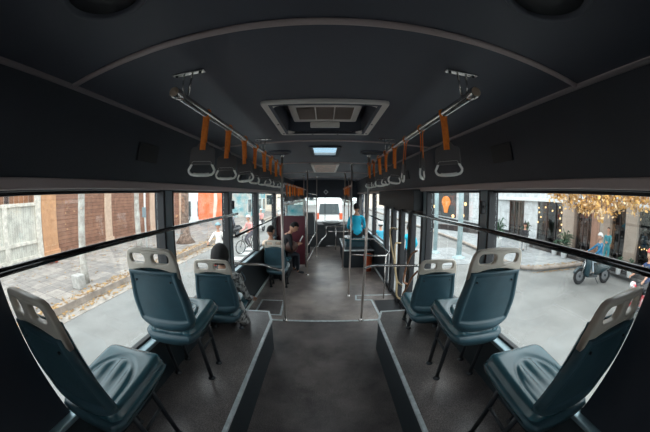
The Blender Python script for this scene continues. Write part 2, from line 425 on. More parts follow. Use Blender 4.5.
for x, y in ((-.22, 1.468), (.22, 1.468), (-.322, 1.9), (.322, 1.9), (-.325, 2.2), (.325, 2.2), (-.1, 2.25), (.1, 2.25)):
    MB().lathe([(.007, 0), (.007, .003), (.003, .005)], (x, y, 2.161), 10).build('screw', M['leg'], t)
t = thing('roof_skylight', 'small glazed skylight in the ceiling beyond the large air vent', 'skylight', (0, 3.29, 2.19))
MB().addmesh(plate(rrect(-.175, .175, -.37, .37, .03), [rrect(-.13, .13, -.325, .325, .02)], .02, .005), Matrix.Translation((0, 3.29, 2.182))).build('frame', M['side'], t)
MB().box(-.15, .15, 2.94, 3.64, 2.222, 2.228).build('pane', G_SKY, t)
m = MB()
for q in ((-.15, -.135, 2.94, 3.64), (.135, .15, 2.94, 3.64), (-.15, .15, 2.94, 2.96), (-.15, .15, 3.62, 3.64)): m.box(*q, 2.18, 2.222)
m.build('surround', M['hatchw'], t)
t = thing('roof_hatch', 'brown tinted hatch panel in the ceiling beyond the skylight', 'hatch', (0, 5.3, 2.19))
MB().addmesh(plate(rrect(-.23, .23, -.78, .78, .03), [rrect(-.19, .19, -.73, .73, .03)], .03, .006), Matrix.Translation((0, 5.3, 2.176))).build('frame', M['hatchw'], t)
MB().box(-.2, .2, 4.56, 6.04, 2.166, 2.178, .003).build('panel', M['brownp'], t)
def speaker(x, y, r, label):
    t = thing('ceiling_speaker', label, 'speaker', (x, y, ceil_z(x)), 'round ceiling speakers')
    z = ceil_z(x)
    MB().lathe([(r, .01), (r, -.008), (r*.93, -.02), (r*.82, -.014), (r*.8, .01)], (x, y, z), 36).build('rim', M['ceil'], t, True)
    MB().lathe([(r*.8, .005), (r*.8, -.006), (r*.3, -.012), (.001, -.012)], (x, y, z), 30).build('mesh_cover', M['rubber'], t)
speaker(-.52, .34, .14, 'round black speaker in the ceiling at the rear left, cut by the photo edge')
speaker(.53, .34, .14, 'round black speaker in the ceiling at the rear right, cut by the photo edge')
speaker(-.53, 3.25, .14, 'round dark speaker in the ceiling beyond the left hand straps')
speaker(.55, 3.25, .14, 'round dark speaker in the ceiling beyond the right hand straps')
for sx, side in ((-1, 'left'), (1, 'right')):
    for y, pl in ((1.44, 'rear'), (3.6, 'middle')):
        nrm = Matrix.Rotation(sx*R(-10.2), 4, 'Y')
        m = MB().addmesh(plate(rrect(-.11, .11, -.055, .055, .008), [], .012, .003), Matrix.Translation((sx*1.063, y, 1.945)) @ nrm @ Matrix.Rotation(PI/2, 4, 'Z') @ Matrix.Rotation(PI/2, 4, 'X'))
        tag(m.build('air_outlet', M['rubber']), 'small dark rectangular outlet on the %s side panel, the %s one' % (side, pl), 'air outlet', 'side panel outlets')

# overhead rails
def rail(sx, side):
    x = sx*.55; z = 2.06
    t = thing('overhead_rail', 'long steel overhead rail carrying the straps on the %s of the aisle' % side, 'overhead rail', (x, .88, z))
    MB().tube([(x, .9, z), (x, 3.62, z)], .0175, 16).build('rail', M['tube'], t)
    MB().lathe([(.012, -.02), (.0215, -.018), (.0225, .0), (.0225, .035), (.018, .04)], (x, .89, z), 20, 'Y').build('end_collar', M['tube'], t)
    MB().lathe([(.001, -.027), (.015, -.0265), (.0195, -.022), (.0195, -.015)], (x, .89, z), 20, 'Y').build('end_cap', M['cap'], t)
    for y in (.965, 2.45):
        b = MB().box(x-.075, x+.075, y-.014, y+.014, ceil_z(x)-.008, ceil_z(x)+.004, .003)
        bo = b.build('mount_plate', M['tube'], t)
        m = MB()
        for q in (-.016, .016): m.tube([(x+q*1.3, y, ceil_z(x)), (x+q*.9, y, z+.012)], .0045, 8)
        m.build('bracket', M['tube'], bo)
        for q in (-.055, .055): MB().lathe([(.007, 0), (.007, -.005), (.003, -.007)], (x+q, y, ceil_z(x)-.008), 8).build('bolt', M['leg'], bo)
rail(-1, 'left'); rail(1, 'right')

# hand straps
def make_strap(L=.155):
    t = empty('hand_strap')
    # webbing loop around the rail, origin at the rail's centre
    pts = [(0, .004, -L-.03)]
    pts = []
    for k in range(13):
        a = R(-60+300*k/12); pts.append((.0, .0205*math.cos(a), .0205*math.sin(a)))
    pts = [(0, .006, -L-.02), (0, .006, -.04)]+pts+[(0, -.006, -.04), (0, -.006, -L-.02)]
    MB().tube(pts, .01, 8, flat=(.015, .0022, (0, 1, 0))).build('strap', M['orange'], t)
    # the flat holder, notched round the strap
    out = [(-.064, -.088), (.064, -.088), (.062, -.02), (.052, -.008), (.035, -.006), (.022, .012), (-.022, .012), (-.035, -.006), (-.052, -.008), (-.062, -.02)]
    out = [(x*.98, z-L) for x, z in out]
    h = MB().addmesh(plate(out, [], .012, .003), Matrix.Rotation(PI/2, 4, 'X')).build('holder', M['card'], t)
    MB().tube([(-.061, 0, -L-.075), (-.0585, 0, -L-.02), (-.05, 0, -L-.009), (-.034, 0, -L-.006), (-.02, 0, -L+.012), (.02, 0, -L+.012), (.034, 0, -L-.006), (.05, 0, -L-.009), (.0585, 0, -L-.02), (.061, 0, -L-.075)], .0035, 6).build('rim', M['card'], h)
    # rounded trapezoid grip
    P = []
    for (x, z, a0, r) in ((.04, -.083, 0, .01), (-.04, -.083, 90, .01), (-.044, -.112, 180, .022), (.044, -.112, 270, .022)):
        for k in range(5):
            a = R(a0+90*k/4); P.append((x+r*math.cos(a), 0, z+r*math.sin(a)-L))
    MB().tube(P, .0062, 8, closed=True).build('grip', M['clear'], t)
    MB().tube([(-.04, 0, -L-.133), (-.02, 0, -L-.135), (.02, 0, -L-.135), (.04, 0, -L-.133)], .009, 10).build('grip_bar', M['clear'], t)
    return t
strap0 = make_strap()
used = [False]
def place_strap(x, y, z, rz, rx=0, ry=0, label='', group='', s=1):
    o = strap0 if not used[0] else copy_tree(strap0)
    used[0] = True
    o.location = (x, y, z); o.rotation_euler = (R(rx), R(ry), R(rz)); o.scale = (s, s, s)
    tag(o, label, 'hand strap', group)
ordn = ['nearest', 'second', 'third', 'fourth', 'fifth', 'sixth', 'seventh', 'farthest']
rotL = [4, -8, -20, 66, 40, 55, 30, 62]
rotR = [-42, 60, 82, 30, 45, 20, 55, 35]
for k in range(8):
    place_strap(-.55, 1.2+.326*k, 2.06, rotL[k], 0, (3, 2, -4, 2, -2, 3, 1, -1)[k], 'orange hand strap on the left overhead rail, %s from the bus rear' % ordn[k], 'hand straps on the left rail')
for k in range(8):
    place_strap(.55, 1.2+.326*k, 2.06, rotR[k], (0, 0, 4, 0, 3, 0, 0, 0)[k], (-3, 4, -13, 2, -2, -3, 1, -1)[k], 'orange hand strap on the right overhead rail, %s from the bus rear' % ordn[k], 'hand straps on the right rail')
t = thing('overhead_rail', 'lower orange-strapped steel rail running forward from the left pole', 'overhead rail', (-.535, 3.5, 1.83))
MB().tube([(-.535, 3.5, 1.83), (-.535, 8.0, 1.83)], .013, 12).build('rail', M['pole'], t)
for k in range(9):
    place_strap(-.535, 3.95+.36*k, 1.83, (70, 20, 60, 35, 80, 15, 50, 30, 65)[k], label='orange hand strap bunched on the lower front left rail', group='hand straps on the lower front left rail')
t = thing('overhead_rail', 'short lower steel rail with orange straps beside the front right poles', 'overhead rail', (.44, 4.6, 1.83))
MB().tube([(.42, 4.45, 1.83), (.46, 7.1, 1.83)], .013, 12).build('rail', M['pole'], t)
for k in range(5):
    place_strap(.425+.007*k, 4.95+.42*k, 1.83, (75, 30, 60, 20, 50)[k], label='orange hand strap bunched on the lower front right rail', group='hand straps on the lower front right rail')

# ------------------------------------------------------------------ poles and guard rails
def pole(label, a, b, r=.0165, group='floor to ceiling poles'):
    t = thing('grab_pole', label, 'pole', a, group)
    a = Vector(a); b = Vector(b)
    MB().tube([a, b], r, 14).build('pole', M['pole'], t)
    MB().lathe([(.036, 0), (.036, .006), (r+.006, .018), (r+.004, .03)], a, 18).build('base_flange', M['tube'], t)
    MB().lathe([(r+.004, -.03), (r+.006, -.018), (.034, -.006), (.034, 0)], b, 18).build('top_flange', M['tube'], t)
pole('tall grab pole standing left of the aisle joint strip', (-.535, 3.5, .003), (-.535, 3.5, ceil_z(.535)))
pole('tall grab pole standing right of the aisle joint strip', (.485, 3.5, .006), (.55, 3.5, ceil_z(.55)))
pole('thin grab pole at the corner of the door step strip', (.395, 4.5, .0), (.43, 4.5, ceil_z(.43)), .014)
pole('thin grab pole at the corner of the front right podium', (.4, 6.3, .0), (.45, 6.3, ceil_z(.45)), .014)
pole('thin grab pole beside the sideways passenger', (-.374, 5.8, .0), (-.36, 5.8, ceil_z(.36)), .014)
pole('thin grab pole at the inner end of the front barrier', (-.225, 7.6, .0), (-.22, 7.6, ceil_z(.22)), .014)
pole('thin grab pole by the driver partition', (-.53, 7.1, .0), (-.53, 7.1, ceil_z(.53)), .014)
pole('thin grab pole at the front right behind the blue jacket', (.66, 7.9, .421), (.66, 7.9, ceil_z(.66)), .014)
def grail(name, label, pts, r=.015, m='tube', cat='guard rail', extra=None):
    t = thing(name, label, cat, pts[0])
    MB().tube(pts, r, 12).build('tube', M[m], t)
    for e in extra or []: MB().tube(e, r*.8, 10).build('upright', M[m], t)
    return t
def curve(pts, n=6):
    """Catmull-Rom"""
    P = [Vector(p) for p in pts]; P = [P[0]*2-P[1]]+P+[P[-1]*2-P[-2]]; out = []
    for i in range(1, len(P)-2):
        for k in range(n):
            t = k/n; a, b, c, d = P[i-1:i+3]
            out.append(.5*((2*b)+(c-a)*t+(2*a-5*b+4*c-d)*t*t+(3*b-a-3*c+d)*t**3))
    out.append(P[-2]); return out
grail('guard_rail', 'steel guard rail from the left window post to the left aisle pole', curve([(-1.1, 3.2, .868), (-.95, 3.36, .82), (-.8, 3.5, .785), (-.68, 3.5, .75), (-.55, 3.5, .715)]), .017)
grail('guard_rail', 'steel guard rail from the right aisle pole to the door post', curve([(.5, 3.5, .745), (.62, 3.46, .79), (.8, 3.36, .81), (1.09, 3.06, .873)]), .017)
grail('guard_rail', 'rectangular steel guard rail around the space ahead of the door', [(.41, 4.5, .72), (.96, 4.33, .72), (1.08, 4.6, .72), (1.08, 6.1, .72), (.6, 6.12, .72), (.45, 6.28, .72)], .014, 'tube', extra=[[(.96, 4.33, .72), (.96, 4.33, .0)]])
grail('guard_rail', 'steel barrier rail in front of the dashboard', curve([(-.22, 7.6, .25), (-.1, 8.1, .38), (.03, 8.6, .45), (.03, 8.6, .6), (.05, 8.6, .69), (.12, 8.6, .72), (.8, 8.6, .74)]), .02,
      extra=[[(.1, 8.6, .57), (.8, 8.6, .57)], [(.33, 8.6, .72), (.33, 8.6, .005)], [(.04, 8.6, .12), (.8, 8.6, .12)], [(.78, 8.6, .74), (.78, 8.6, .005)]])
grail('guard_rail', 'low pale steel rails beside the driver partition', [(-.374, 5.8, .62), (-.3, 6.6, .68), (-.225, 7.6, .7)], .016, 'tube', extra=[[(-.374, 5.8, .3), (-.225, 7.6, .36)], [(-.374, 5.8, 1.6), (-.225, 7.6, 1.55)], [(-.374, 5.8, 1.72), (-.225, 7.6, 1.69)]])

# ------------------------------------------------------------------ seats
def make_seat(h, name='bus_seat'):
    """origin on the platform under the backrest, occupant faces +y; h = height of the shell's bottom"""
    t = empty(name)
    HB = .42
    def hw(v):     # half width of the shell
        return .2*(1-.14*smooth(.45, 1, v))*(.87+.13*smooth(0, .2, v))
    def yy(v): return .10*(1-v)**1.1+.02
    def rear(u, v):
        a = (u-.5)*2; z = h+HB*v+.05*abs(a)**3*(1-v)**3
        inset = smooth(.0, .03, min((.84-abs(a))*.5, (v-.2)*1.0, (.97-v)*.8))
        edge = 1-smooth(0, .1, 1-abs(a)); bot = 1-smooth(0, .08, v)
        lip = .016*math.exp(-((v-.13)/.055)**2)*(1-abs(a)**4)
        y = yy(v)+.012*inset+.022*edge**2+.03*bot**2-lip*.8-.012*(1-a*a)
        return (a*hw(v), y, z)
    def front(u, v):
        a = (u-.5)*2
        return (a*hw(v)*.985, yy(v)+.035+.012*a*a, h+HB*v+.05*abs(a)**3*(1-v)**3)
    MB().panel(56, 60, rear, front).build('backrest', M['teal'], t)
    def pf(u, v):
        a = (u-.5)*2; e = min(1, (1-abs(a))*7, v*9, (1-v)*7)
        return (a*hw(.1+.8*v)*.86, yy(.1+.8*v)+.036+.012*a*a+.022*math.sqrt(max(0, e)), h+.06+.4*v)
    def pb(u, v):
        a = (u-.5)*2; return (a*hw(.1+.8*v)*.86, yy(.1+.8*v)+.03+.012*a*a, h+.06+.4*v)
    MB().panel(14, 16, pf, pb).build('back_pad', M['vinyl'], t)
    # beige head grip with two slots
    out = []
    zb, zt = -.045, .125
    prof = [(-.176, zb), (-.172, .04), (-.163, .085), (-.15, .112), (-.13, .124), (-.07, .13), (0, .133), (.07, .13), (.13, .124), (.15, .112), (.163, .085), (.172, .04), (.176, zb), (.15, -.018), (.12, .0), (.06, .014), (0, .018), (-.06, .014), (-.12, .0), (-.15, -.018)]
    holes = [rrect(-.132, -.026, .044, .1, .024), rrect(.026, .132, .044, .1, .024)]
    me = plate(prof, holes, .036, .009, 3)
    for v in me.vertices:
        x, z, y = v.co.x, v.co.y, v.co.z
        v.co = (x, -y+.018+.02+.012*(x/.17)**2-.028*(z/.13), h+HB+z)
    for p in me.polygons: p.use_smooth = True
    MB().addmesh(me).build('head_grip', M['beige'], t)
    for x in (-.12, .12):
        MB().lathe([(.006, .004), (.006, -.004), (.003, -.005)], (x, yy(.86)+.0, h+HB*.86), 10, 'Y').build('screw', M['leg'], t)
    # cushion pan and cushion
    def ch(v): return .2*(.9+.1*math.sin(min(1, v*1.6)*PI/2))*(1-.42*max(0, (v-.72)/.28)**3.2)*(1-.15*max(0, (.12-v)/.12)**2)
    def top(u, v):
        a = (u-.5)*2; y = .12+.575*v
        e = 1-smooth(0, .3, 1-abs(a)); f = smooth(.7, 1.04, v)**1.3; b = 1-smooth(0, .06, v)
        q = math.hypot(a/.62, max(0, (v-.3))/.42) if v > .3 else abs(a)/.62      # distance to the U-shaped seam
        groove = .011*math.exp(-((q-1)/.06)**2)
        pleat = .0075*math.sin(a*15+2*v)*smooth(0, .25, 1-q)*smooth(-.1, .5, v-.1)*(1 if q < 1 else 0)
        return (a*ch(v), y, h+.045+.03*v-.055*e**1.6-.07*f*f-.02*b-groove+pleat-.016*(1-abs(a))*(1-v))
    def bot(u, v):
        a = (u-.5)*2; return (a*ch(v)*.98, .12+.56*v, h-.03+.02*v)
    MB().panel(44, 44, top, bot).build('cushion', M['vinyl'], t)
    def pt(u, v):
        a = (u-.5)*2; return (a*ch(v)*1.01, .09+.585*v, h-.004+.02*v)
    def pbt(u, v):
        a = (u-.5)*2; return (a*ch(v)*.9, .1+.54*v, h-.075+.03*v**2+.02*abs(a)**3)
    MB().panel(20, 16, pt, pbt).build('seat_pan', M['teal'], t)
    for x in (-.14, .14):
        for (yt, yb) in ((.24, .34), (.46, .56)):
            if h > .2:
                l = MB().tube([(x, yt, h-.01), (x, yb, .02)], .016, 10).build('leg', M['leg'], t)
            else: l = MB().box(x-.02, x+.02, yt-.02, yt+.02, .01, h-.005, .004).build('leg', M['leg'], t); yb = yt
            MB().lathe([(.028, 0), (.028, .008), (.016, .02), (.014, .035)], (x, yb, 0), 14).build('foot', M['leg'], l)
        if h > .2: MB().tube([(x, .285, h-.21), (x, .505, h-.21)], .009, 8).build('stretcher', M['leg'], t)
    return t
seatA = make_seat(.49); seatB = make_seat(.235)
def place_seat(proto, first, x, y, z, label, yaw=0):
    o = proto if first else copy_tree(proto)
    o.location = (x, y, z); o.rotation_euler = (0, 0, R(yaw)); tag(o, label, 'seat', 'single bus seats'); return o
place_seat(seatA, True, -.925, .38, PLAT, 'teal seat at the rear left, nearest the camera, by the left window', 4)
place_seat(seatA, False, .925, .38, PLAT, 'teal seat at the rear right, nearest the camera, by the right window', -4)
place_seat(seatA, False, -.94, 1.235, PLAT, 'second teal seat on the left platform, directly behind the seated woman', 4)
place_seat(seatA, False, .925, 1.235, PLAT, 'second teal seat on the right platform, its whole back seen before the road', -4)
place_seat(seatB, True, -.945, 2.13, PLAT, 'low teal seat on the left platform edge under the woman in patterned blouse', 4)
place_seat(seatB, False, .945, 2.13, PLAT, 'low empty teal seat on the right platform edge, beside the door post', -4)
seatD = make_seat(.38); place_seat(seatD, True, -.85, 4.6, 0, 'teal seat on the low left floor behind the man in the beige shirt')
# front right passenger seat on a podium, sideways bench, driver's seat
structure(MB().prism([(.44, 6.4), (.44, 8.2), (1.14, 8.2), (1.14, 6.4)], 0, .42, 'XY').build('floor_podium', M['lower']), 'front right podium')
structure(MB().box(.43, 1.14, 6.385, 6.41, .395, .425).box(.425, .45, 6.4, 8.2, .395, .425).build('trim_6', M['trim']), 'pale edge strip of the podium')
t = thing('podium_bench', 'low teal bench on the front right podium under the blue jacket passenger', 'bench', (.8, 7.0, .42))
MB().box(.48, 1.1, 6.75, 7.3, .56, .64, .03, 3).build('cushion', M['vinyl'], t)
MB().box(.52, 1.08, 6.8, 7.25, .42, .56, .01).build('base', M['teal'], t)
t = thing('side_bench', 'dark teal sideways bench against the left wall under the passenger in dark clothes', 'bench', (-.9, 5.8, 0))
MB().box(-1.12, -.7, 5.4, 6.3, .36, .42, .015).build('seat', M['vinyl'], t)
MB().box(-1.1, -.74, 5.45, 6.25, .0, .36, .01).build('base', M['lower'], t)
t = thing('driver_seat', 'dark driver seat with pale piping at the front left', 'seat', (-.52, 8.1, 0))
MB().box(-.76, -.28, 7.95, 8.06, .55, 1.2, .04, 3).build('backrest', M['dash'], t)
MB().tube(curve([(-.74, 7.94, .6), (-.74, 7.94, 1.1), (-.66, 7.94, 1.19), (-.38, 7.94, 1.19), (-.3, 7.94, 1.1), (-.29, 7.94, .6)]), .012, 8).build('piping', M['white'], t)
MB().box(-.76, -.28, 8.0, 8.5, .45, .56, .03, 3).build('seat', M['dash'], t)
MB().box(-.6, -.44, 8.1, 8.35, 0, .45, .01).build('pedestal', M['leg'], t)
t = thing('driver_partition', 'maroon lower partition panel behind the driver', 'partition', (-.8, 6.5, 0))
MB().box(-1.13, -.46, 6.49, 6.53, .05, 1.2, .01).build('panel', M['maroon'], t)
MB().tube([(-.455, 6.5, .0), (-.455, 6.5, 1.62), (-1.1, 6.5, 1.62)], .014, 10).build('frame', M['tube'], t)
MB().box(-1.09, -.47, 6.505, 6.511, 1.2, 1.61).build('glass', G_WIN, t)
pm = mat('poster print', (.75, .85, .83), .4, col2=(.02, .42, .5), scale=4)
tag(MB().box(-.86, -.5, 6.478, 6.486, 1.21, 1.46, .002).build('poster', pm), 'teal and white poster above the maroon driver partition', 'poster')
# dashboard and steering wheel
t = thing('dashboard', 'dark dashboard under the windscreen', 'dashboard', (0, 9.4, 0))
MB().prism([(9.1, .0), (9.74, .0), (9.74, .78), (9.4, .8), (9.15, .72), (9.1, .6)], -1.12, 1.1, 'YZ', .02).build('body', M['dash'], t)
MB().ball((.22, 9.35, .79), (.3, .16, .06)).build('pale_cover', M['white'], t)
MB().box(-.75, -.3, 9.08, 9.2, .7, .88, .02).build('instrument_hood', M['dash'], t)
t = thing('steering_wheel', 'steering wheel in front of the driver seat', 'steering wheel', (-.52, 8.75, .8))
MB().torus((-.52, 8.8, .86), .22, .016, 'Z').build('rim', M['rubber'], t)
MB().tube([(-.52, 8.8, .85), (-.52, 9.1, .5)], .025, 10).build('column', M['dash'], t)
MB().tube([(-.73, 8.8, .86), (-.31, 8.8, .86)], .012, 8).build('spoke', M['rubber'], t)
t = thing('bucket', 'small orange red bucket on the floor under the guard rail ahead of the door', 'bucket', (.95, 6.0, 0))
MB().lathe([(.07, .02), (.075, .0), (.085, .05), (.1, .36), (.105, .38), (.09, .375), (.075, .06)], (.95, 6.1, 0), 20).build('body', M['red'], t)
MB().tube(curve([(.86, 6.1, .36), (.9, 6.1, .45), (.95, 6.1, .47), (1.0, 6.1, .45), (1.04, 6.1, .36)]), .004, 6).build('handle', M['leg'], t)
# latch on the post
t = MB().box(1.05, 1.085, 1.68, 1.72, 1.56, 1.65, .01).box(1.06, 1.08, 1.66, 1.74, 1.6, 1.62, .004).build('window_latch', M['rubber'])
tag(t, 'small black latch on the second right window post', 'latch')
t = MB().box(-1.085, -1.05, 3.14, 3.18, 1.52, 1.62, .01).box(-1.08, -1.06, 3.12, 3.2, 1.56, 1.58, .004).build('window_latch', M['rubber'])
tag(t, 'small black latch on the left window post before the orange banner', 'latch')
t = MB().tube(curve([(-1.1, 3.5, .68), (-1.06, 3.52, .58), (-1.1, 3.55, .5), (-1.06, 3.5, .44), (-1.09, 3.48, .36), (-1.07, 3.55, .3)]), .007, 8).build('restraint_strap', M['sill'])
tag(t, 'thin pale restraint strap dangling on the left wall below the sill', 'strap')

# door on the right
t = structure(MB().box(1.0, 1.2, 3.09, 5.2, 1.5, 1.75, .01).build('door_1', M['rubber']), 'door header and folding leaves')
for k in range(4):
    a = 3.1+.52*k; b = a+.51
    f = MB().box(1.12, 1.19, a, a+.075, .01, 1.5, .006).box(1.12, 1.19, b-.075, b, .01, 1.5, .006).box(1.15, 1.19, a, b, 0, .08, .006).box(1.15, 1.19, a, b, 1.44, 1.5, .006)
    lf = f.build('door_leaf', M['rubber'], t)
    MB().box(1.168, 1.174, a+.07, b-.07, .08, 1.44).build('glass', G_WIN, lf)
MB().tube(curve([(1.12, 4.25, 1.16), (1.0, 4.2, 1.17), (.985, 4.13, 1.0), (.985, 3.9, .78), (.985, 3.66, .5), (.99, 3.6, .3), (1.11, 3.55, .26)]), .013, 10).build('door_handrail', M['yellow'], t)
MB().tube(curve([(1.12, 4.02, .98), (1.03, 4.0, .97), (1.02, 3.96, .8), (1.02, 3.8, .5), (1.1, 3.75, .4)]), .012, 10).build('door_handrail', M['yellow'], t)
MB().tube(curve([(1.11, 3.22, 1.02), (1.06, 3.3, .95), (1.04, 3.45, .72), (1.04, 3.5, .55), (1.1, 3.52, .5)]), .012, 10).build('door_handrail', M['brail'], t)
MB().tube(curve([(1.11, 3.16, .78), (1.06, 3.22, .68), (1.04, 3.35, .5), (1.04, 3.5, .36), (1.1, 3.55, .34)]), .012, 10).build('door_handrail', M['brail'], t)

# ------------------------------------------------------------------ people
def ik(a, b, l1, l2, pole_dir):
    a = Vector(a); b = Vector(b); d = b-a; L = min(d.length, (l1+l2)*.995); dn = d.normalized(); b2 = a+dn*L
    x = (l1*l1-l2*l2+L*L)/(2*L); hgt = math.sqrt(max(0, l1*l1-x*x))
    p = Vector(pole_dir); p = (p-dn*p.dot(dn)).normalized()
    return a+dn*x+p*hgt, b2
def person(label, pelvis, shirt, pants, lean=(0, .05, 1), hands=((-.2, .3, .1), (.2, .3, .1)), feet=((-.12, .45, -.45), (.12, .45, -.45)),
           hair='short', head=(0, 0), sleeves='long', shoes=None, s=1.0, elbow=(0, -.6, -1), knee=(0, 1, .6), group=None, skirt=False, helmet=None, turn=0, loc=(0, 0, 0), legs='long', mask=None):
    """figure facing +y; hands and feet are relative to the pelvis (before turning)"""
    t = thing('person', label, 'person', (0, 0, 0), group)
    up = Vector(lean).normalized(); P = Vector((0, 0, 0)); right = Vector((1, 0, 0)); fwd = right.cross(up)*-1
    if fwd.y < 0: fwd = -fwd
    J = {}; E = []
    def node(n, p, r, par=None):
        J[n] = (Vector(p)*s, r*s if not isinstance(r, tuple) else (r[0]*s, r[1]*s))
        if par: E.append((par, n))
    node('pelvis', P, (.155, .11)); node('waist', up*.17, (.13, .1), 'pelvis'); node('chest', up*.34, (.15, .105), 'waist'); node('upchest', up*.45, (.14, .09), 'chest')
    node('neck', up*.54, .052, 'upchest'); node('skull', up*.63+fwd*.012, .06, 'neck')
    for i, sg in ((0, -1), (1, 1)):
        sh = up*.46+right*sg*.175
        node('sh%d' % i, sh, .058, 'upchest')
        hd = Vector(hands[i]); el, hd = ik(sh, hd, .29, .26, (sg*.5, elbow[1], elbow[2]))
        node('el%d' % i, el, .042, 'sh%d' % i); node('wr%d' % i, hd, .027, 'el%d' % i)
        dr = (hd-el).normalized(); sd = dr.cross(Vector((0, 0, 1)))
        sd = sd.normalized() if sd.length > .1 else right.copy()
        nrm = sd.cross(dr)
        node('palm%d' % i, hd+dr*.05, (.034, .017), 'wr%d' % i)
        for q in range(4):
            base = hd+dr*.085+sd*(.027-.018*q); fl = (.036, .042, .039, .03)[q]
            node('f%d%d' % (i, q), base, .0095, 'palm%d' % i)
            node('g%d%d' % (i, q), base+dr*fl*.8-nrm*fl*.5, .0085, 'f%d%d' % (i, q))
            node('h%d%d' % (i, q), base+dr*fl*.9-nrm*fl*1.2, .007, 'g%d%d' % (i, q))
        tb = hd+dr*.03+sd*.036*(-1 if (i == 0) else 1)
        node('t%d' % i, tb, .011, 'palm%d' % i); node('u%d' % i, tb+dr*.035+sd*.02*(-1 if i == 0 else 1)-nrm*.012, .009, 't%d' % i)
        hip = Vector((sg*.095, 0, -.03)); node('hip%d' % i, hip, .1, 'pelvis')
        ft = Vector(feet[i]); kn, ft = ik(hip, ft, .44, .42, knee)
        node('kn%d' % i, kn, .062, 'hip%d' % i); node('ca%d' % i, kn*.7+ft*.3, .057, 'kn%d' % i); node('an%d' % i, ft, .038, 'ca%d' % i)
        node('toe%d' % i, ft+Vector((sg*.02, .15, -.04)), (.04, .025), 'an%d' % i)
    names = list(J); idx = {n: i for i, n in enumerate(names)}
    me = bpy.data.meshes.new('sk'); me.from_pydata([J[n][0] for n in names], [(idx[a], idx[b]) for a, b in E], [])
    ob = bpy.data.objects.new('sk', me); C.objects.link(ob)
    ob.modifiers.new('s', 'SKIN'); sub = ob.modifiers.new('b', 'SUBSURF'); sub.levels = 1; sub.render_levels = 1
    sv = me.skin_vertices[0].data
    for n_, i in idx.items():
        r = J[n_][1]; sv[i].radius = r if isinstance(r, tuple) else (r, r); sv[i].use_root = (n_ == 'pelvis')
    bm_ = bpy.data.meshes.new_from_object(ob.evaluated_get(bpy.context.evaluated_depsgraph_get()))
    bpy.data.objects.remove(ob); bpy.data.meshes.remove(me)
    # head
    hc = (up*.72+fwd*.02)*s; yaw, pitch = R(head[0]), R(head[1])
    hrot = Matrix.Rotation(yaw, 4, 'Z') @ Matrix.Rotation(pitch, 4, 'X')
    hb = bmesh.new(); bmesh.ops.create_uvsphere(hb, u_segments=28, v_segments=20, radius=1)
    for v in hb.verts:
        x, y, z = v.co
        jaw = 1-.28*smooth(.1, 1, -z); yo = y*(.098 if y > 0 else .103)
        nx = math.exp(-(x/.16)**2)
        nose = .022*nx*math.exp(-((z+.12)/.17)**2) if y > .5 else 0
        sock = -.008*(math.exp(-((abs(x)-.36)/.16)**2)*math.exp(-((z-.06)/.12)**2)) if y > .4 else 0
        lips = .006*math.exp(-(x/.28)**2)*math.exp(-((z+.48)/.08)**2) if y > .3 else 0
        chin = .012*math.exp(-(x/.3)**2)*math.exp(-((z+.82)/.16)**2) if y > 0 else 0
        v.co = (x*.077*jaw, yo*(1-.1*smooth(.3, 1, -z))+nose+sock+lips+chin, z*(.118 if z > 0 else .122))
    for sg in (-1, 1):
        e = bmesh.new(); bmesh.ops.create_uvsphere(e, u_segments=10, v_segments=8, radius=1)
        bmesh.ops.scale(e, vec=(.008, .018, .031), verts=e.verts); bmesh.ops.translate(e, vec=(sg*.078, -.005, -.005), verts=e.verts)
        tm = bpy.data.meshes.new('t'); e.to_mesh(tm); e.free(); hb.from_mesh(tm); bpy.data.meshes.remove(tm)
    HM = Matrix.Translation(hc) @ hrot @ Matrix.Scale(s, 4)
    bmesh.ops.transform(hb, matrix=HM, verts=hb.verts)
    tm = bpy.data.meshes.new('t'); hb.to_mesh(tm); hb.free(); nbody = len(bm_.polygons)
    fb = bmesh.new(); fb.from_mesh(bm_); fb.from_mesh(tm); bpy.data.meshes.remove(tm)
    out = bpy.data.meshes.new('person_body'); fb.to_mesh(out); fb.free(); bpy.data.meshes.remove(bm_)
    shoes = shoes or M['leg']
    for mm in (M['skin'], shirt, pants, shoes): out.materials.append(mm)
    segs = [(J[a][0], J[b][0], b) for a, b in E]
    def region(c):
        best = None
        for a, b, n_ in segs:
            ab = b-a; tt = max(0, min(1, (c-a).dot(ab)/max(ab.length_squared, 1e-9))); d = (c-a-ab*tt).length
            if best is None or d < best[0]: best = (d, n_, tt)
        return best[1], best[2]
    for p in out.polygons:
        p.use_smooth = True
        if p.index >= nbody: p.material_index = 0; continue
        n_, tt = region(p.center)
        k = 0
        if n_ in ('waist', 'chest', 'upchest') or n_.startswith('sh'): k = 1
        elif n_.startswith('el'): k = 1 if sleeves == 'long' or tt < .45 else 0
        elif n_.startswith('wr'): k = 1 if sleeves == 'long' and tt < .9 else 0
        elif n_.startswith('hip'): k = 2
        elif n_.startswith('kn'): k = 2
        elif n_[:2] in ('ca', 'an'): k = 2 if legs == 'long' and not (n_[:2] == 'an' and tt > .85) else 0
        elif n_.startswith('toe'): k = 3
        elif n_ == 'neck': k = 1 if tt < .35 else 0
        if n_ == 'waist' and tt < .12: k = 2
        p.material_index = k
    body = bpy.data.objects.new('body', out); C.objects.link(body); body.parent = t
    # eyes
    for c_, r_, nm_, mm_ in (((-.029, .086, .008), (.011, .006, .006), 'eye', M['eye']), ((.029, .086, .008), (.011, .006, .006), 'eye', M['eye']), ((0, .089, -.057), (.02, .005, .0035), 'mouth', M['lip'])):
        e = MB().ball(c_, r_, 10, 6); bmesh.ops.transform(e.bm, matrix=HM, verts=e.bm.verts); e.build(nm_, mm_, t)
    # hair or helmet
    hm = bmesh.new(); bmesh.ops.create_uvsphere(hm, u_segments=28, v_segments=20, radius=1)
    kill = []
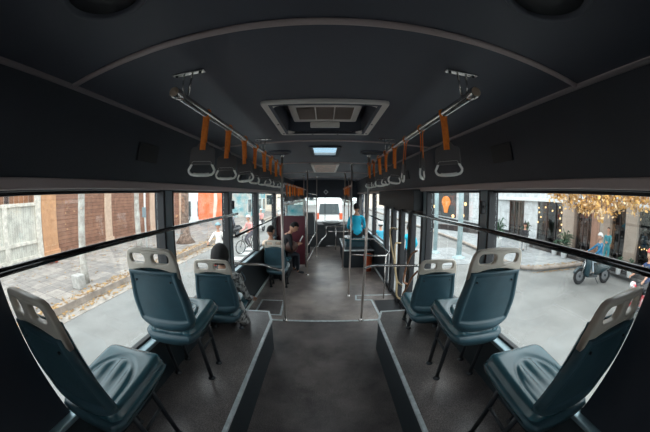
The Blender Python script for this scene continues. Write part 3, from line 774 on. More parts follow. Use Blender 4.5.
    for v in hm.verts:
        x, y, z = v.co
        if hair == 'long': lim = -1.1 if y < .15 else .3+.0*y
        elif hair == 'bob': lim = -.75 if y < .1 else .3
        else: lim = (-.45 if y < -.05 else (.05+.5*max(0, y)) )
        if z < lim: kill.append(v)
        nz = noise.noise(Vector((x*4, y*4, z*4)))*.006+(.034 if hair == 'bob' else 0)
        v.co = (x*(.085+nz), y*(.108+nz)-.005, z*(.128+nz)+.004)
        if hair == 'long' and y < .15 and z < -.2: v.co.z -= .06*(-z)
    bmesh.ops.delete(hm, geom=kill, context='VERTS')
    bmesh.ops.solidify(hm, geom=hm.faces[:], thickness=.006)
    for f in hm.faces: f.smooth = True
    bmesh.ops.transform(hm, matrix=HM, verts=hm.verts)
    MB().add(hm).build('hair', M['hair'], t)
    if helmet:
        hm = bmesh.new(); bmesh.ops.create_uvsphere(hm, u_segments=28, v_segments=20, radius=1)
        kill = [v for v in hm.verts if v.co.z < (-.15 if v.co.y < .2 else .18)]
        for v in hm.verts:
            x, y, z = v.co; v.co = (x*.118, y*.138, z*.15+.018)
            if y > .75 and z < .3: v.co.y += .03
        bmesh.ops.delete(hm, geom=kill, context='VERTS'); bmesh.ops.solidify(hm, geom=hm.faces[:], thickness=.012)
        for f in hm.faces: f.smooth = True
        bmesh.ops.transform(hm, matrix=HM, verts=hm.verts)
        MB().add(hm).build('helmet', helmet, t)
    if mask:
        k_ = MB().ball((0, .05, -.05), (.068, .06, .05)); bmesh.ops.transform(k_.bm, matrix=HM, verts=k_.bm.verts); k_.build('face_mask', mask, t)
    t.location = Vector(loc)+Vector(pelvis); t.rotation_euler = (0, 0, R(turn))
    return t
cloth = lambda n_, c, **k: mat(n_+' cloth', c, .85, bump=.3, bscale=120, **k)
patt = mat('patterned blouse', (.55, .55, .53), .8, col2=(.035, .035, .04), scale=38, detail=1)
SEATED = dict(feet=((-.12, .5, -.44), (.12, .5, -.44)))
person('woman with black hair in a black and white patterned blouse seated low on the left', (-.88, 2.42, .56), patt, patt,
       lean=(-.3, .32, 1), hands=((-.1, .42, .06), (.14, .42, .06)), feet=((-.16, .66, -.62), (.02, .66, -.62)), hair='bob', head=(5, -14), s=.8, turn=0)
person('man with black hair in a beige shirt seated on the left beyond the guard rail', (-.97, 4.98, .46), cloth('beige shirt', (.8, .62, .48)), cloth('dark trouser', (.03, .03, .035)),
       lean=(-.02, .06, 1), hands=((-.12, .4, .04), (.16, .38, .05)), feet=((-.1, .5, -.62), (.14, .5, -.62)), head=(-28, -14), s=.8, sleeves='short')
person('passenger in dark clothes on the sideways bench, head bowed over a pale phone', (-.97, 5.72, .47), cloth('black jacket', (.016, .016, .02)), cloth('navy trouser', (.014, .02, .03)),
       lean=(0, .62, 1), hands=((-.09, .46, .2), (.09, .46, .2)), feet=((-.14, .42, -.44), (.1, .44, -.44)), head=(0, -40), s=.9, turn=-66)
ph = MB().box(-.035, .035, -.006, .006, -.07, .07, .005).build('mobile_phone', M['lamp']); tag(ph, 'pale phone held by the passenger in dark clothes', 'phone')
ph.location = (-.5, 5.93, .76); ph.rotation_euler = (R(-30), 0, R(-72))
bag = MB().ball((-.7, 5.75, .62), (.14, .14, .13)).build('shoulder_bag', mat('brown leather', (.1, .045, .035), .5, var=.3)); tag(bag, 'dark brown shoulder bag on the lap of the passenger in dark clothes', 'bag')
person('passenger in a bright blue jacket seated on the front right podium, back to the camera', (.8, 6.98, .72), cloth('cyan jacket', (.02, .5, .74)), cloth('dark trouser', (.03, .03, .035)),
       lean=(-.03, .03, 1), hands=((-.2, .33, .1), (.18, .33, .1)), feet=((-.12, .5, -.3), (.12, .5, -.3)), head=(15, -5), s=.9)


# ------------------------------------------------------------------ outside
SZ = -1.08; KZ = -.88  # outdoor levels and positions scaled outward about the camera; figures keep their size
asph = mat('asphalt', (.205, .207, .2), .8, var=.12, scale=1.2, detail=8, bump=.3, bscale=30)
structure(MB().box(-80, 80, -15, 150, SZ-.2, SZ).build('road', asph), 'grey asphalt road')
pav = tile_mat('pavement slabs', (.32, .29, .262), (.21, .195, .185), (.11, .1, .095), .62, .62, 1, 0, .8, 'XY')
pavr = tile_mat('right pavement slabs', (.34, .36, .365), (.31, .325, .33), (.24, .24, .24), .5, .5, 1, 0, .7, 'XY')
XL = -13.2; KX = -6.55
ks = mat('kerb stone', (.34, .29, .25), .8, var=.2, scale=4)
structure(MB().box(XL-.2, KX-.3, -8, 80, SZ, KZ).build('pavement_left', pav), 'paved sidewalk on the left of the street')
structure(MB().box(KX-.3, KX, -8, 80, SZ, KZ+.01, .02).build('kerb_left', ks), 'stone kerb along the left sidewalk')
structure(MB().box(KX, KX+.55, -8, 80, SZ, SZ+.012).build('gutter_left', mat('gutter concrete', (.3, .27, .24), .85, var=.2, scale=3)), 'concrete gutter beside the left kerb')
kr = [(8.6, 60), (8.2, 15.4), (7.55, 9.2), (7.7, 8.6), (8.2, 8.2), (12.6, 7.5), (16, 6.2), (30, 3)]
structure(MB().prism(kr+[(30, 60)], SZ, KZ, 'XY').build('pavement_right', pavr), 'paved sidewalk on the right of the street')
structure(MB().tube([(x, y, KZ-.075) for x, y in kr], .085, 8).build('kerb_right', ks), 'stone kerb along the right sidewalk')
for k in range(5):
    structure(MB().box(-4.1, -1.7, 9.3+k*1.15, 9.85+k*1.15, SZ, SZ+.006).build('road_marking', M['white']), 'white crossing stripe on the road')

# left wall: brown slatted panels between pillars, white gate
br = tile_mat('brown slats', (.3, .15, .095), (.24, .115, .073), (.13, .06, .04), 7, .2, 1, 0, .6)
structure(MB().box(XL-.35, XL-.1, 8.6, 23.4, KZ, 4).build('wall_slatted', br), 'brown slatted wall across the left sidewalk')
plr = mat('terracotta pillar', (.5, .27, .145), .8, var=.12, scale=3)
plb = mat('pale pillar', (.56, .41, .31), .8, var=.12, scale=4)
for (a, b, mm, nm) in ((7.65, 8.75, plr, 'broad terracotta pillar at the gate end of the brown slatted wall'), (12.95, 13.6, plb, 'pale pillar in the middle of the brown slatted wall'), (18.3, 19.1, plb, 'pale pillar of the brown wall just behind the mottled trunk'), (23.2, 24.4, plb, 'pale pillar ending the brown wall behind the broad trunk')):
    t = thing('wall_pillar', nm, 'pillar', (XL, (a+b)/2, KZ), 'pillars of the brown wall')
    MB().box(XL-.3, XL, a, b, KZ, 4, .02).build('shaft', mm, t)
    MB().box(XL-.3, XL+.08, a-.06, b+.06, KZ, KZ+.3, .02).build('plinth', mm, t)
wm = tile_mat('white gate boards', (.56, .55, .49), (.52, .51, .455), (.4, .385, .34), .16, 9, 1, 0, .6)
t = thing('metal_gate', 'white boarded metal gate at the left end of the brown wall', 'gate', (XL, 5, KZ))
MB().box(XL-.2, XL-.12, -2, 7.3, KZ+.1, 1.66).build('panel', wm, t)
gp = mat('gate frame paint', (.58, .55, .49), .6, var=.2, scale=5)
for z in (KZ+.1, -.1, 1.62): MB().box(XL-.22, XL-.04, -2, 7.3, z, z+.15, .01).build('rail', gp, t)
for y in (-1, 1.4, 5.0, 7.25): MB().box(XL-.22, XL-.0, y, y+.3 if y < 7 else 7.62, KZ, 1.75 if y < 7 else 3.2, .015).build('stile', gp, t)
structure(MB().box(XL-3.4, XL-3, -5, 9, KZ, 5).build('wall_behind_gate', tile_mat('coloured bricks', (.55, .26, .13), (.06, .05, .05), (.6, .58, .54), .4, 2.2, 1, .3)), 'patterned wall behind the gate')
bark = mat('bark', (.2, .14, .11), .9, var=.4, scale=7, bump=1, bscale=16)
barkp = mat('whitewashed trunk', (.5, .49, .45), .85, col2=(.3, .27, .24), scale=5, bump=.7, bscale=18)
lg = mat('green leaf', (.07, .13, .04), .7, var=.4, scale=3)
def trunk(label, x, y, r, m_, flare=1.6, top=5.4):
    t = thing('tree', label, 'tree', (x, y, KZ), 'street trees on the left sidewalk')
    pts, rs = [], []
    for k in range(19):
        q = k/18; pts.append((x+.07*math.sin(q*5+x), y+.06*math.sin(q*4+y), KZ+q*(top-KZ))); rs.append(r*(1+(flare-1)*math.exp(-q*22))*(1-.22*q))
    MB().tube(pts, rs, 18).build('trunk', m_, t)
    for k in range(5):
        a = k*2*PI/5+x; d = Vector((math.cos(a), math.sin(a), 0)); b = Vector((x, y, top-.25))
        MB().tube(curve([b, b+d*.4+Vector((0, 0, .7)), b+d*.9+Vector((0, 0, 1.5))], 4), .06, 8).build('branch', m_, t)
    m = MB()
    for k in range(260):
        a = random.random()*2*PI; rr = 1.15*math.sqrt(random.random()); c = Vector((x+rr*math.cos(a), y+rr*math.sin(a), top+1.6+random.uniform(-.5, .9)))
        bm = bmesh.new(); bmesh.ops.create_icosphere(bm, subdivisions=1, radius=.14)
        bmesh.ops.scale(bm, vec=(1, .7, .18), verts=bm.verts); bmesh.ops.rotate(bm, cent=(0, 0, 0), matrix=Matrix.Rotation(random.random()*3, 3, Vector((random.random(), random.random(), .3)).normalized()), verts=bm.verts)
        bmesh.ops.translate(bm, vec=c, verts=bm.verts); m.add(bm)
    m.build('foliage', lg, t)
    return t
trunk('whitewashed slim tree trunk standing behind a pale block by the left kerb', -7.5, 6.02, .135, barkp, 1.3)
tag(MB().box(-7.5, -7.1, 5.3, 5.65, KZ, KZ+.42, .03).build('concrete_block', mat('concrete', (.38, .37, .35), .85, var=.15)), 'pale concrete block at the foot of the whitewashed trunk', 'block')
trunk('broad brown tree trunk with flared roots on the left sidewalk', -7.8, 14.3, .24, bark, 2.5)
trunk('mottled pale trunk beside the thin sign post, between the two other trunks', -10.1, 12.6, .17, barkp, 1.2)
t = thing('sign_post', 'thin pale post in front of the mottled trunk', 'post', (-8.9, 11.8, KZ))
MB().tube([(-8.9, 11.8, KZ), (-8.9, 11.8, 3.9)], .05, 12).build('pole', M['white'], t)
MB().lathe([(.12, 0), (.12, .02), (.07, .05)], (-8.9, 11.8, KZ), 16).build('base', M['white'], t)
MB().box(-9.02, -8.78, 11.7, 11.76, .75, 1.25, .01).build('box', M['post'], t)
t = MB()
for k in range(9): t.ball((-11.7+random.uniform(-.3, .3), 7.2+random.uniform(-.35, .35), KZ+.08+random.uniform(0, .07)), (.14, .11, .07), 8, 6)
tag(t.build('red_flowers', mat('red petals', (.7, .13, .06), .8, var=.3)), 'small heap of orange red flowers on the left sidewalk', 'flowers', kind='stuff')
m = MB()
def flake(c, r, thin=.16, ry=.6):
    bm = bmesh.new(); bmesh.ops.create_icosphere(bm, subdivisions=1, radius=r); bmesh.ops.scale(bm, vec=(1, ry, thin), verts=bm.verts)
    return bm
for k in range(1500):
    y = random.uniform(2, 17); x = KX-.05+random.gauss(0, .24)
    if random.random() < .2: x = random.uniform(-13, KX-.3)
    if x > KX+.6: continue
    z = KZ+.022 if x < KX else SZ+.03
    bm = flake(None, random.uniform(.03, .07))
    bmesh.ops.rotate(bm, cent=(0, 0, 0), matrix=Matrix.Rotation(random.random()*6, 3, 'Z') @ Matrix.Rotation(random.uniform(-.4, .4), 3, 'X'), verts=bm.verts)
    bmesh.ops.translate(bm, vec=(x, y, z), verts=bm.verts); m.add(bm)
dryl = mat('dry leaf', (.48, .3, .12), .85, col2=(.17, .1, .05), scale=5)
tag(m.build('fallen_leaves', dryl), 'brown fallen leaves along the left kerb', 'leaves', kind='stuff')
m = MB()
for k in range(260):
    q = random.random(); x = 7.8+5*q; y = 8.3-.8*q+random.gauss(0, .1); z = KZ+.02
    if y < 8.3-.8*q-.02: y -= .12; z = SZ+.02
    bm = flake(None, random.uniform(.03, .06)); bmesh.ops.rotate(bm, cent=(0, 0, 0), matrix=Matrix.Rotation(random.random()*6, 3, 'Z'), verts=bm.verts)
    bmesh.ops.translate(bm, vec=(x, y, z), verts=bm.verts); m.add(bm)
tag(m.build('fallen_leaves', dryl), 'brown fallen leaves along the right kerb', 'leaves', kind='stuff')
# orange banner
t = thing('orange_banner', 'large orange red banner with a pale streak beyond the broad trunk', 'banner', (-10, 24, KZ))
MB().box(-11.6, -8.9, 23.98, 24.06, -.4, 3.9, .01).build('sheet', mat('orange banner print', (.95, .17, .06), .7, col2=(1, .32, .18), scale=1.2), t)
MB().prism([(-10.1, -.4), (-9.85, -.4), (-9.6, 1.3), (-9.8, 3.9), (-9.95, 3.9), (-9.95, 1.3)], 23.965, 23.98, 'XZ').build('pale_streak', mat('pale streak paint', (.95, .66, .58), .7), t)
for x in (-11.5, -9.0): MB().tube([(x, 24.12, KZ), (x, 24.12, 4)], .05, 8).build('post', M['post'], t)

# ---- buildings far off
mat('dark pane', (.03, .045, .05), .1)
def building(name, label, x0, x1, y0, y1, h, wallm, wins, side, cols=4, rows=2, wz=1.0, wh=1.3):
    t = thing(name, label, 'building', ((x0+x1)/2, (y0+y1)/2, KZ))
    MB().box(x0, x1, y0, y1, SZ, h, .02).build('wall', wallm, t)
    for j in range(rows):
        for i in range(cols):
            z = wz+j*2.8
            if side == 'y':
                w = (x1-x0)/cols; a = x0+w*(i+.2); f = MB().box(a, a+w*.6, y0-.05, y0+.02, z, z+wh, .01).build('window', wins, t)
                MB().box(a+.06, a+w*.6-.06, y0-.06, y0-.045, z+.06, z+wh-.06).build('pane', MATS['dark pane'], f)
            else:
                w = (y1-y0)/cols; a = y0+w*(i+.2); xx = x1 if side == 'x+' else x0; e = .05 if side == 'x+' else -.05
                f = MB().box(xx-e*.4, xx+e, a, a+w*.6, z, z+wh, .01).build('window', wins, t)
                MB().box(xx+e*.9, xx+e*1.2, a+.06, a+w*.6-.06, z+.06, z+wh-.06).build('pane', MATS['dark pane'], f)
    return t
bw = mat('pale stucco', (.7, .74, .72), .8, var=.12, scale=1)
bg = mat('green grey stucco', (.36, .42, .38), .8, var=.15, scale=1)
bp = mat('cream stucco', (.74, .63, .52), .8, var=.12, scale=1)
bt = mat('teal shopfront', (.1, .36, .42), .6, col2=(.55, .5, .45), scale=.9)
building('shop_building', 'pale building with dark windows behind the orange banner', -17, -11.8, 27, 40, 8, bw, M['white'], 'y', 3, 2, -.4, 1.7)
building('shop_building', 'mottled teal shopfront left of the distant motorbikes', -11.8, -9.4, 33, 44, 7, bt, M['white'], 'x+', 4, 2, -.4, 1.7)
building('shop_building', 'cream building further along the left of the street', -13, -8.4, 46, 58, 11, bp, M['post'], 'y', 3, 3, .2, 1.6)
building('shop_building', 'green grey building far along the left of the street', -10, -5.2, 62, 75, 10, bg, M['white'], 'y', 4, 3, .2, 1.6)
building('apartment_block', 'pale block closing the far end of the street', -5, 8, 82, 92, 13, bw, M['white'], 'y', 6, 4, .2, 1.6)
building('apartment_block', 'cream block far along the right of the street', 9, 16, 64, 76, 11, bp, M['post'], 'x-', 4, 3, .2, 1.6)

# ---- right facade
XR = 12.0
tile = tile_mat('white wall tiles', (.62, .64, .65), (.58, .61, .62), (.4, .41, .42), 2.1, .8, 1, .5, .4)
structure(MB().box(XR, XR+.4, 15.4, 55, KZ, 1.58).box(XR, XR+.4, 12.4, 13.75, KZ, 1.58).box(XR, XR+.4, -4, 55, 1.58, 5).build('wall_shop', tile), 'white tiled shop facade across the right sidewalk')
structure(MB().box(XR-.25, XR-.0, -4, 17, 1.6, 1.8, .01).build('trim_fascia', M['white']), 'white fascia over the shop windows')
structure(MB().box(XR-.03, XR+.02, 12.4, 13.75, KZ, KZ+.3, .01).box(XR-.03, XR+.02, 15.4, 50, KZ, KZ+.5, .01).build('baseboard_shop', M['rubber']), 'dark skirting along the tiled facade')
structure(MB().box(XR+2.0, XR+2.2, -4, 17, KZ, 5).box(XR+.4, XR+2, 16.8, 17, KZ, 5).build('wall_shop_inside', mat('dim shop inside', (.07, .05, .045), .7, var=.6, scale=.8)), 'dark interior behind the shop glass')
structure(MB().box(XR+.41, XR+2.0, -4, 16.8, 1.9, 2.0).build('ceiling_shop', M['dash']), 'shop ceiling')
colm = mat('beige column', (.34, .275, .225), .7, var=.08, scale=2)
colb = mat('brown wood column', (.3, .17, .12), .5, var=.2, scale=2, stretch=(4, 4, .4))
for (a, b, mm, nm) in ((9.1, 10.0, colm, 'beige shop column left of the yellow foliage'), (7.3, 7.85, colb, 'brown wooden column beside the beige one behind the attendant'), (6.65, 7.28, colm, 'beige shop column behind the standing attendant'), (5.0, 5.7, colm, 'pale shop column near the right photo edge')):
    tag(MB().box(XR-.3, XR+.35, a, b, KZ, 2.0, .02).build('shop_column', mm), nm, 'column', 'columns of the shopfront')
dk = mat('dark bronze frame', (.035, .028, .027), .35)
for (a, b, nm) in ((13.75, 15.4, 'dark narrow doorway in the white tiled facade'), (10.0, 12.4, 'dark shop window with warm lamps hung on both sides'), (7.85, 9.1, 'dark shop window behind the yellow foliage'), (5.7, 6.65, 'dark shop window right of the standing attendant'), (2.6, 5.0, 'dark shop window at the right edge of the photo')):
    t = thing('shop_window', nm, 'shop window', (XR, (a+b)/2, KZ), 'shop windows of the right facade')
    n_ = 3 if b-a > 1 else 2
    for i in range(n_+1):
        y = a+(b-a-.08)*i/n_; MB().box(XR+.0, XR+.12, y, y+.08, KZ, 1.62, .006).build('mullion', dk, t)
    MB().box(XR, XR+.12, a, b, KZ, KZ+.35, .006).build('sill', dk, t)
    MB().box(XR, XR+.12, a, b, 1.54, 1.62, .006).build('head_frame', dk, t)
    MB().box(XR+.05, XR+.06, a, b, KZ+.3, 1.6).build('glass', G_SHOP, t)
tag(MB().box(XR-.95, XR-.5, 2.0, 12.0, KZ, KZ+.45, .02).build('planter_trough', dk), 'long low dark planter trough along the shopfront', 'planter')
tag(MB().prism([(11.3, 16.7), (8.7, 21.6), (8.9, 21.8), (11.5, 16.9)], KZ, KZ+.4, 'XY').build('low_wall', dk), 'low black wall running across the pavement behind the grey posts', 'wall')
glow = mat('warm bulb', (1.0, .6, .25), .4, emit=1.5)
wood = mat('warm curtain', (.3, .17, .1), .7, var=.5, scale=2, stretch=(5, 5, .5))
tag(MB().box(XR+.9, XR+1.0, 10.2, 11.0, KZ, 1.9).build('curtain', wood), 'warm brown curtain inside the window with lamps', 'curtain')
for k, (y, z) in enumerate(((12.1, 1.25), (12.05, 1.0), (11.9, .75), (12.15, .45), (10.3, 1.35), (10.15, 1.1), (10.25, .8), (10.1, .5), (10.2, .2), (11.5, 1.3), (10.9, 1.15))):
    t = thing('hanging_bulb', 'small warm glowing bulb hung before the dark shop window', 'bulb', (XR-.2, y, z), 'warm bulbs at the shop window')
    MB().ball((XR-.2, y, z), .05, 12, 8).build('globe', glow, t)
    MB().tube([(XR-.2, y, z+.05), (XR-.2, y, 1.62)], .006, 5).build('cord', dk, t)
for (y, z) in ((4.55, .1), (4.7, .06), (4.85, .12), (4.4, .07), (4.25, .09), (4.1, .04)):
    tag(MB().ball((XR-.05, y, z), .03, 10, 6).build('fairy_light', glow), 'tiny warm fairy light at the far right shop window', 'light', 'fairy lights at the right edge')
t = thing('bulb_poster', 'wide black poster with a big orange light bulb on the tiled facade', 'poster', (XR-.1, 26.5, 1))
MB().box(XR-.08, XR-.02, 23.8, 29.8, -.25, 3.6, .01).build('board', mat('poster black', (.02, .022, .025), .4), t)
op = mat('orange print', (.9, .25, .03), .5)
bulb = [(.42*math.cos(a), .42*math.sin(a)+.25) for a in [R(-50+280*k/20) for k in range(21)]]+[(-.2, -.35), (-.17, -.55), (.17, -.55), (.2, -.35)]
MB().addmesh(plate([(x*2.5, y*1.35) for x, y in bulb], [], .03, .004), Matrix.Translation((XR-.1, 26.0, .85)) @ Matrix.Rotation(-PI/2, 4, 'Z') @ Matrix.Rotation(PI/2, 4, 'X')).build('bulb_symbol', op, t)
for y, z in ((29.2, .6), (28.7, -.1), (24.3, -.1)): MB().ball((XR-.1, y, z), (.03, .3, .16), 12, 8).build('spark', glow, t)
t = thing('bulb_poster', 'narrow black poster with two glowing dots right of the bulb poster', 'poster', (XR-.1, 22, 1))
MB().box(XR-.08, XR-.02, 21.3, 22.8, -.25, 3.6, .01).build('board', MATS['poster black'], t)
for y, z in ((21.8, 1.1), (22.2, .1)): MB().ball((XR-.1, y, z), (.03, .25, .16), 12, 8).build('spark', glow, t)
pg = mat('grey green post', (.4, .52, .54), .5, var=.1, scale=3)
for x, y, nm, r in ((6.05, 11.5, 'thicker grey street post, the right one of the pair behind the low empty seat', .125), (5.35, 12.8, 'thinner grey street post, the left one of the pair behind the low empty seat', .1)):
    t = thing('street_post', nm, 'post', (x, y, SZ), 'grey street posts')
    MB().tube([(x, y, SZ), (x, y, 5.5)], r, 16).build('pole', pg, t)
    MB().lathe([(r*2.6, .02), (r*2.6, .05), (r*1.2, .08), (r*1.1, .16)], (x, y, SZ), 16).build('base', pg, t)
structure(MB().box(4.6, 6.9, 10.3, 14, SZ, SZ+.03, .005).build('pavement_island', pavr), 'paved island under the grey posts')
leafm = mat('dark green leaf', (.03, .08, .04), .5, var=.4, scale=4)
def pot(label, x, y, h, n_=26, r=.17, spread=.35):
    t = thing('potted_plant', label, 'potted plant', (x, y, KZ), 'potted plants on the right sidewalk')
    MB().lathe([(r*.62, 0), (r*.7, .01), (r, .46), (r*1.04, .48), (r*.9, .48), (r*.85, .42)], (x, y, KZ), 18).build('pot', M['white'], t)
    MB().tube([(x, y, KZ+.4), (x+.02, y, KZ+.4+h*.5)], .02, 8).build('stem', bark, t)
    m = MB()
    for k in range(n_):
        a = random.random()*2*PI; z0 = KZ+.45+h*.5*random.random(); L = spread*random.uniform(.6, 1.1); rise = random.uniform(.1, .5)*h
        d = Vector((math.cos(a), math.sin(a), 0)); b = Vector((x, y, z0))
        m.tube([b, b+d*L*.5+Vector((0, 0, rise)), b+d*L+Vector((0, 0, rise*.7))], [.008, .03, .004], 5)
    m.build('leaves', leafm, t)
pot('tall leafy plant in a white pot by the second right window post', 9.1, 12.6, 1.15, 46, .24, .5)
pot('leafy plant in a white pot behind the seated person on the sidewalk', 10.9, 12.2, 1.1, 34, .2, .4)
pot('small white pot with sparse leaves before the warm lamps', 10.9, 9.7, .3, 12, .2, .22)
pot('small white pot right of the standing attendant', 10.9, 5.4, .25, 12, .17, .2)
pot('small white pot at the right end of the shopfront', 10.9, 4.75, .25, 12, .17, .2)
pot('dark bushy plant in a white pot before the beige column', 10.8, 8.9, .9, 46, .2, .5)
# tree with yellow leaves
t = thing('yellow_tree', 'tree with bright yellow leaves hanging over the right sidewalk', 'tree', (9.6, 1.2, SZ))
MB().tube(curve([(9.6, 1.2, SZ), (9.5, 1.3, 1.2), (9.6, 1.6, 3), (9.5, 2.2, 4.2)]), [.24, .22, .21, .2, .2, .19, .19, .19, .18, .18, .17, .17, .16, .16, .15, .15, .14, .14, .14][:19], 12).build('trunk', bark, t)
anchors = []
for k in range(30):
    y = 2.6+k*.175; x = 9.0+random.uniform(-.7, .7); zt = random.uniform(1.45, 1.8)-(.18 if 12 < k < 22 else 0)
    p = curve([(9.55, min(y, 2.4), 3.9), (9.4, (y+2.4)/2, 3.6), (x, y, 2.8), (x+.1, y+.15, zt)], 5); MB().tube(p, .018, 6).build('branch', bark, t); anchors.append(p)
m = MB(); m2 = MB()
for p in anchors:
    for k in range(150):
        c = Vector(p[random.randrange(len(p)*2//3, len(p))])+Vector((random.gauss(0, .22), random.gauss(0, .2), random.gauss(.1, .13)))
        bm = flake(None, random.uniform(.05, .1), .15)
        bmesh.ops.rotate(bm, cent=(0, 0, 0), matrix=Matrix.Rotation(random.random()*6, 3, Vector((random.gauss(0, 1), random.gauss(0, 1), random.gauss(0, 1))).normalized()), verts=bm.verts)
        bmesh.ops.translate(bm, vec=c, verts=bm.verts); (m if random.random() < .7 else m2).add(bm)
m.build('foliage', mat('yellow leaf', (.72, .42, .13), .7, var=.3, scale=5), t)
m2.build('pale_foliage', mat('pale yellow leaf', (.85, .62, .36), .7), t)

# people and scooters on the street
def scooter(label, loc, rz, paint, seatm=None, group='motor scooters', k=1.0):
    t = thing('motor_scooter', label, 'motor scooter', (0, 0, 0), group)
    for y in (.62, -.6):
        w = MB().torus((0, y, .27), .215, .055, 'X', 28, 10).build('wheel', M['tyre'], t)
        MB().lathe([(.13, -.02), (.16, -.02), (.165, 0), (.16, .02), (.13, .02)], (0, y, .27), 24, 'X').build('rim', M['rim'], w)
        MB().lathe([(.04, -.05), (.04, .05)], (0, y, .27), 12, 'X').build('hub', M['leg'], w)
    MB().tube([(-.07, .62, .27), (-.07, .5, .62), (0, .42, .85), (.07, .5, .62), (.07, .62, .27)], .02, 8).build('fork', M['chrome'], t)
    def fnd(u, v): a = R(20+140*v); return ((u-.5)*.16, .62+.29*math.cos(a), .27+.29*math.sin(a))
    def fnd2(u, v): a = R(20+140*v); return ((u-.5)*.15, .62+.28*math.cos(a), .27+.28*math.sin(a))
    MB().panel(6, 12, fnd, fnd2).build('front_fender', paint, t)
    def sh(u, v):
        a = (u-.5)*2; w_ = .24*(1-.3*smooth(.6, 1, v)); return (a*w_, .45-.14*v*.6-.07*a*a+.06*math.sin(v*3)*(1-a*a), .3+.6*v)
    def sh2(u, v):
        p = sh(u, v); return (p[0], p[1]-.04, p[2])
    MB().panel(12, 14, sh, sh2).build('leg_shield', paint, t)
    MB().box(-.17, .17, -.12, .38, .25, .31, .02).build('footboard', M['dash'], t)
    def bd(u, v):
        a = 2*PI*u; w_ = .08+.15*math.sin(min(1, v*1.25)*PI*.85); zc = .5+.16*v; hh = .235*(1-.5*v)
        return (w_*math.cos(a), -.05-.85*v, zc+hh*math.sin(a))
    bm = bmesh.new(); G = [[bm.verts.new(bd(i/16, j/10)) for i in range(16)] for j in range(11)]
    for j in range(10):
        for i in range(16): bm.faces.new((G[j][i], G[j][(i+1) % 16], G[j+1][(i+1) % 16], G[j+1][i]))
    bm.faces.new(G[0][::-1]); bm.faces.new(G[10])
    for f in bm.faces: f.smooth = True
    MB().add(bm).build('rear_body', paint, t)
    MB().panel(8, 14, lambda u, v: ((u-.5)*.3*(1-.3*v), -.05-.72*v, .8+.05*smooth(.4, .7, v)-.05*(2*u-1)**2), lambda u, v: ((u-.5)*.26*(1-.3*v), -.05-.72*v, .66+.05*v)).build('seat', seatm or M['rubber'], t)
    h = MB().tube(curve([(-.33, .3, .98), (-.18, .37, 1.0), (0, .4, .95), (.18, .37, 1.0), (.33, .3, .98)]), .014, 8).build('handlebar', M['leg'], t)
    MB().ball((0, .44, .92), (.12, .1, .09)).build('headlight_cowl', paint, t)
    MB().ball((0, .52, .92), (.07, .035, .05)).build('headlight', M['lamp'], t)
    for sx in (-1, 1):
        MB().tube([(sx*.3, .32, .98), (sx*.33, .3, 1.17), (sx*.34, .3, 1.2)], [.006, .006, .03], 8).build('mirror', M['leg'], h)
        MB().tube([(sx*.24, .35, .99), (sx*.36, .28, .975)], .019, 8).build('grip', M['rubber'], h)
    MB().tube([(.13, -.1, .27), (.17, -.4, .27), (.18, -.85, .36)], [.025, .045, .055], 10).build('exhaust', M['rim'], t)
    MB().box(-.07, .07, -.95, -.9, .6, .66, .01).build('tail_light', M['red'], t)
    MB().tube([(-.1, -.05, .24), (-.1, -.25, .02)], .012, 6).build('stand', M['leg'], t)
    t.location = loc; t.rotation_euler = (0, 0, R(rz)); t.scale = (k, k, k); return t
RIDE = dict(hands=((-.3, .5, .18), (.3, .5, .18)), feet=((-.13, .3, -.5), (.13, .3, -.5)))
def rider(label, loc, rz, shirt, pants, helmet, **k):
    a = dict(RIDE); a.update(k)
    d = Matrix.Rotation(R(rz), 3, 'Z') @ Vector((0, -.22, .91))
    return person(label, Vector(loc)+d, shirt, pants, lean=(0, .1, 1), turn=rz, helmet=helmet, **a)
navy = mat('dark teal paint', (.012, .035, .045), .4)
blk = mat('black paint', (.015, .017, .02), .2, coat=.5)
redp = mat('red paint', (.55, .04, .03), .25, coat=.5)
whp = mat('white paint gloss', (.7, .7, .7), .25, coat=.5)
jean = cloth('pale jeans', (.45, .53, .6)); dkc = cloth('dark trouser', (.03, .03, .035)); bluej = cloth('deep blue jacket', (.02, .17, .33))
whc = cloth('white shirt', (.8, .79, .77)); pinkc = cloth('pink shirt', (.8, .4, .38)); tealc = cloth('teal shirt', (.03, .5, .55)); cyc = cloth('cyan shirt', (.02, .5, .68))
wh = mat('white helmet', (.75, .75, .74), .25); tlh = mat('grey blue helmet', (.2, .35, .4), .25); rdh = mat('red helmet', (.5, .04, .04), .25)
scooter('dark teal scooter ridden leftwards across the side road on the right', (9.15, 5.75, SZ), 66, navy, k=1.08)
rider('rider in a blue jacket and white helmet on the dark teal scooter', (9.15, 5.75, SZ), 66, bluej, jean, wh, head=(-8, 0))
stripe = mat('red white stripes', (.65, .03, .04), .3, col2=(.8, .8, .8), scale=9, detail=0)
scooter('red and white patterned motorbike at the lower right edge of the window', (7.6, 2.75, SZ), 66, stripe)
rider('rider in dark blue with bare hands gripping the red and white motorbike', (7.6, 2.75, SZ), 66, cloth('dark blue jacket', (.02, .05, .14)), dkc, rdh, sleeves='short')
person('attendant in teal standing before the shop column on the right', (10.75, 6.15, KZ+.9), cloth('teal uniform', (.03, .27, .33)), cloth('teal trouser', (.03, .22, .27)), lean=(0, .02, 1), hands=((-.02, .25, .25), (.05, .28, .22)), feet=((-.1, 0, -.86), (.1, 0, -.86)), knee=(0, 1, 0), turn=110, hair='short', s=.93)
person('person in black and white seated on a stool before the tiled facade on the right', (10.1, 11.4, KZ+.53), cloth('black top', (.03, .03, .035)), cloth('pale trouser', (.5, .5, .5)), hands=((-.15, .35, .1), (.15, .35, .1)), feet=((-.12, .42, -.44), (.12, .42, -.44)), hair='bob', turn=120)
t = thing('stool', 'low stool under the person seated before the tiled facade', 'stool', (10.1, 11.4, KZ))
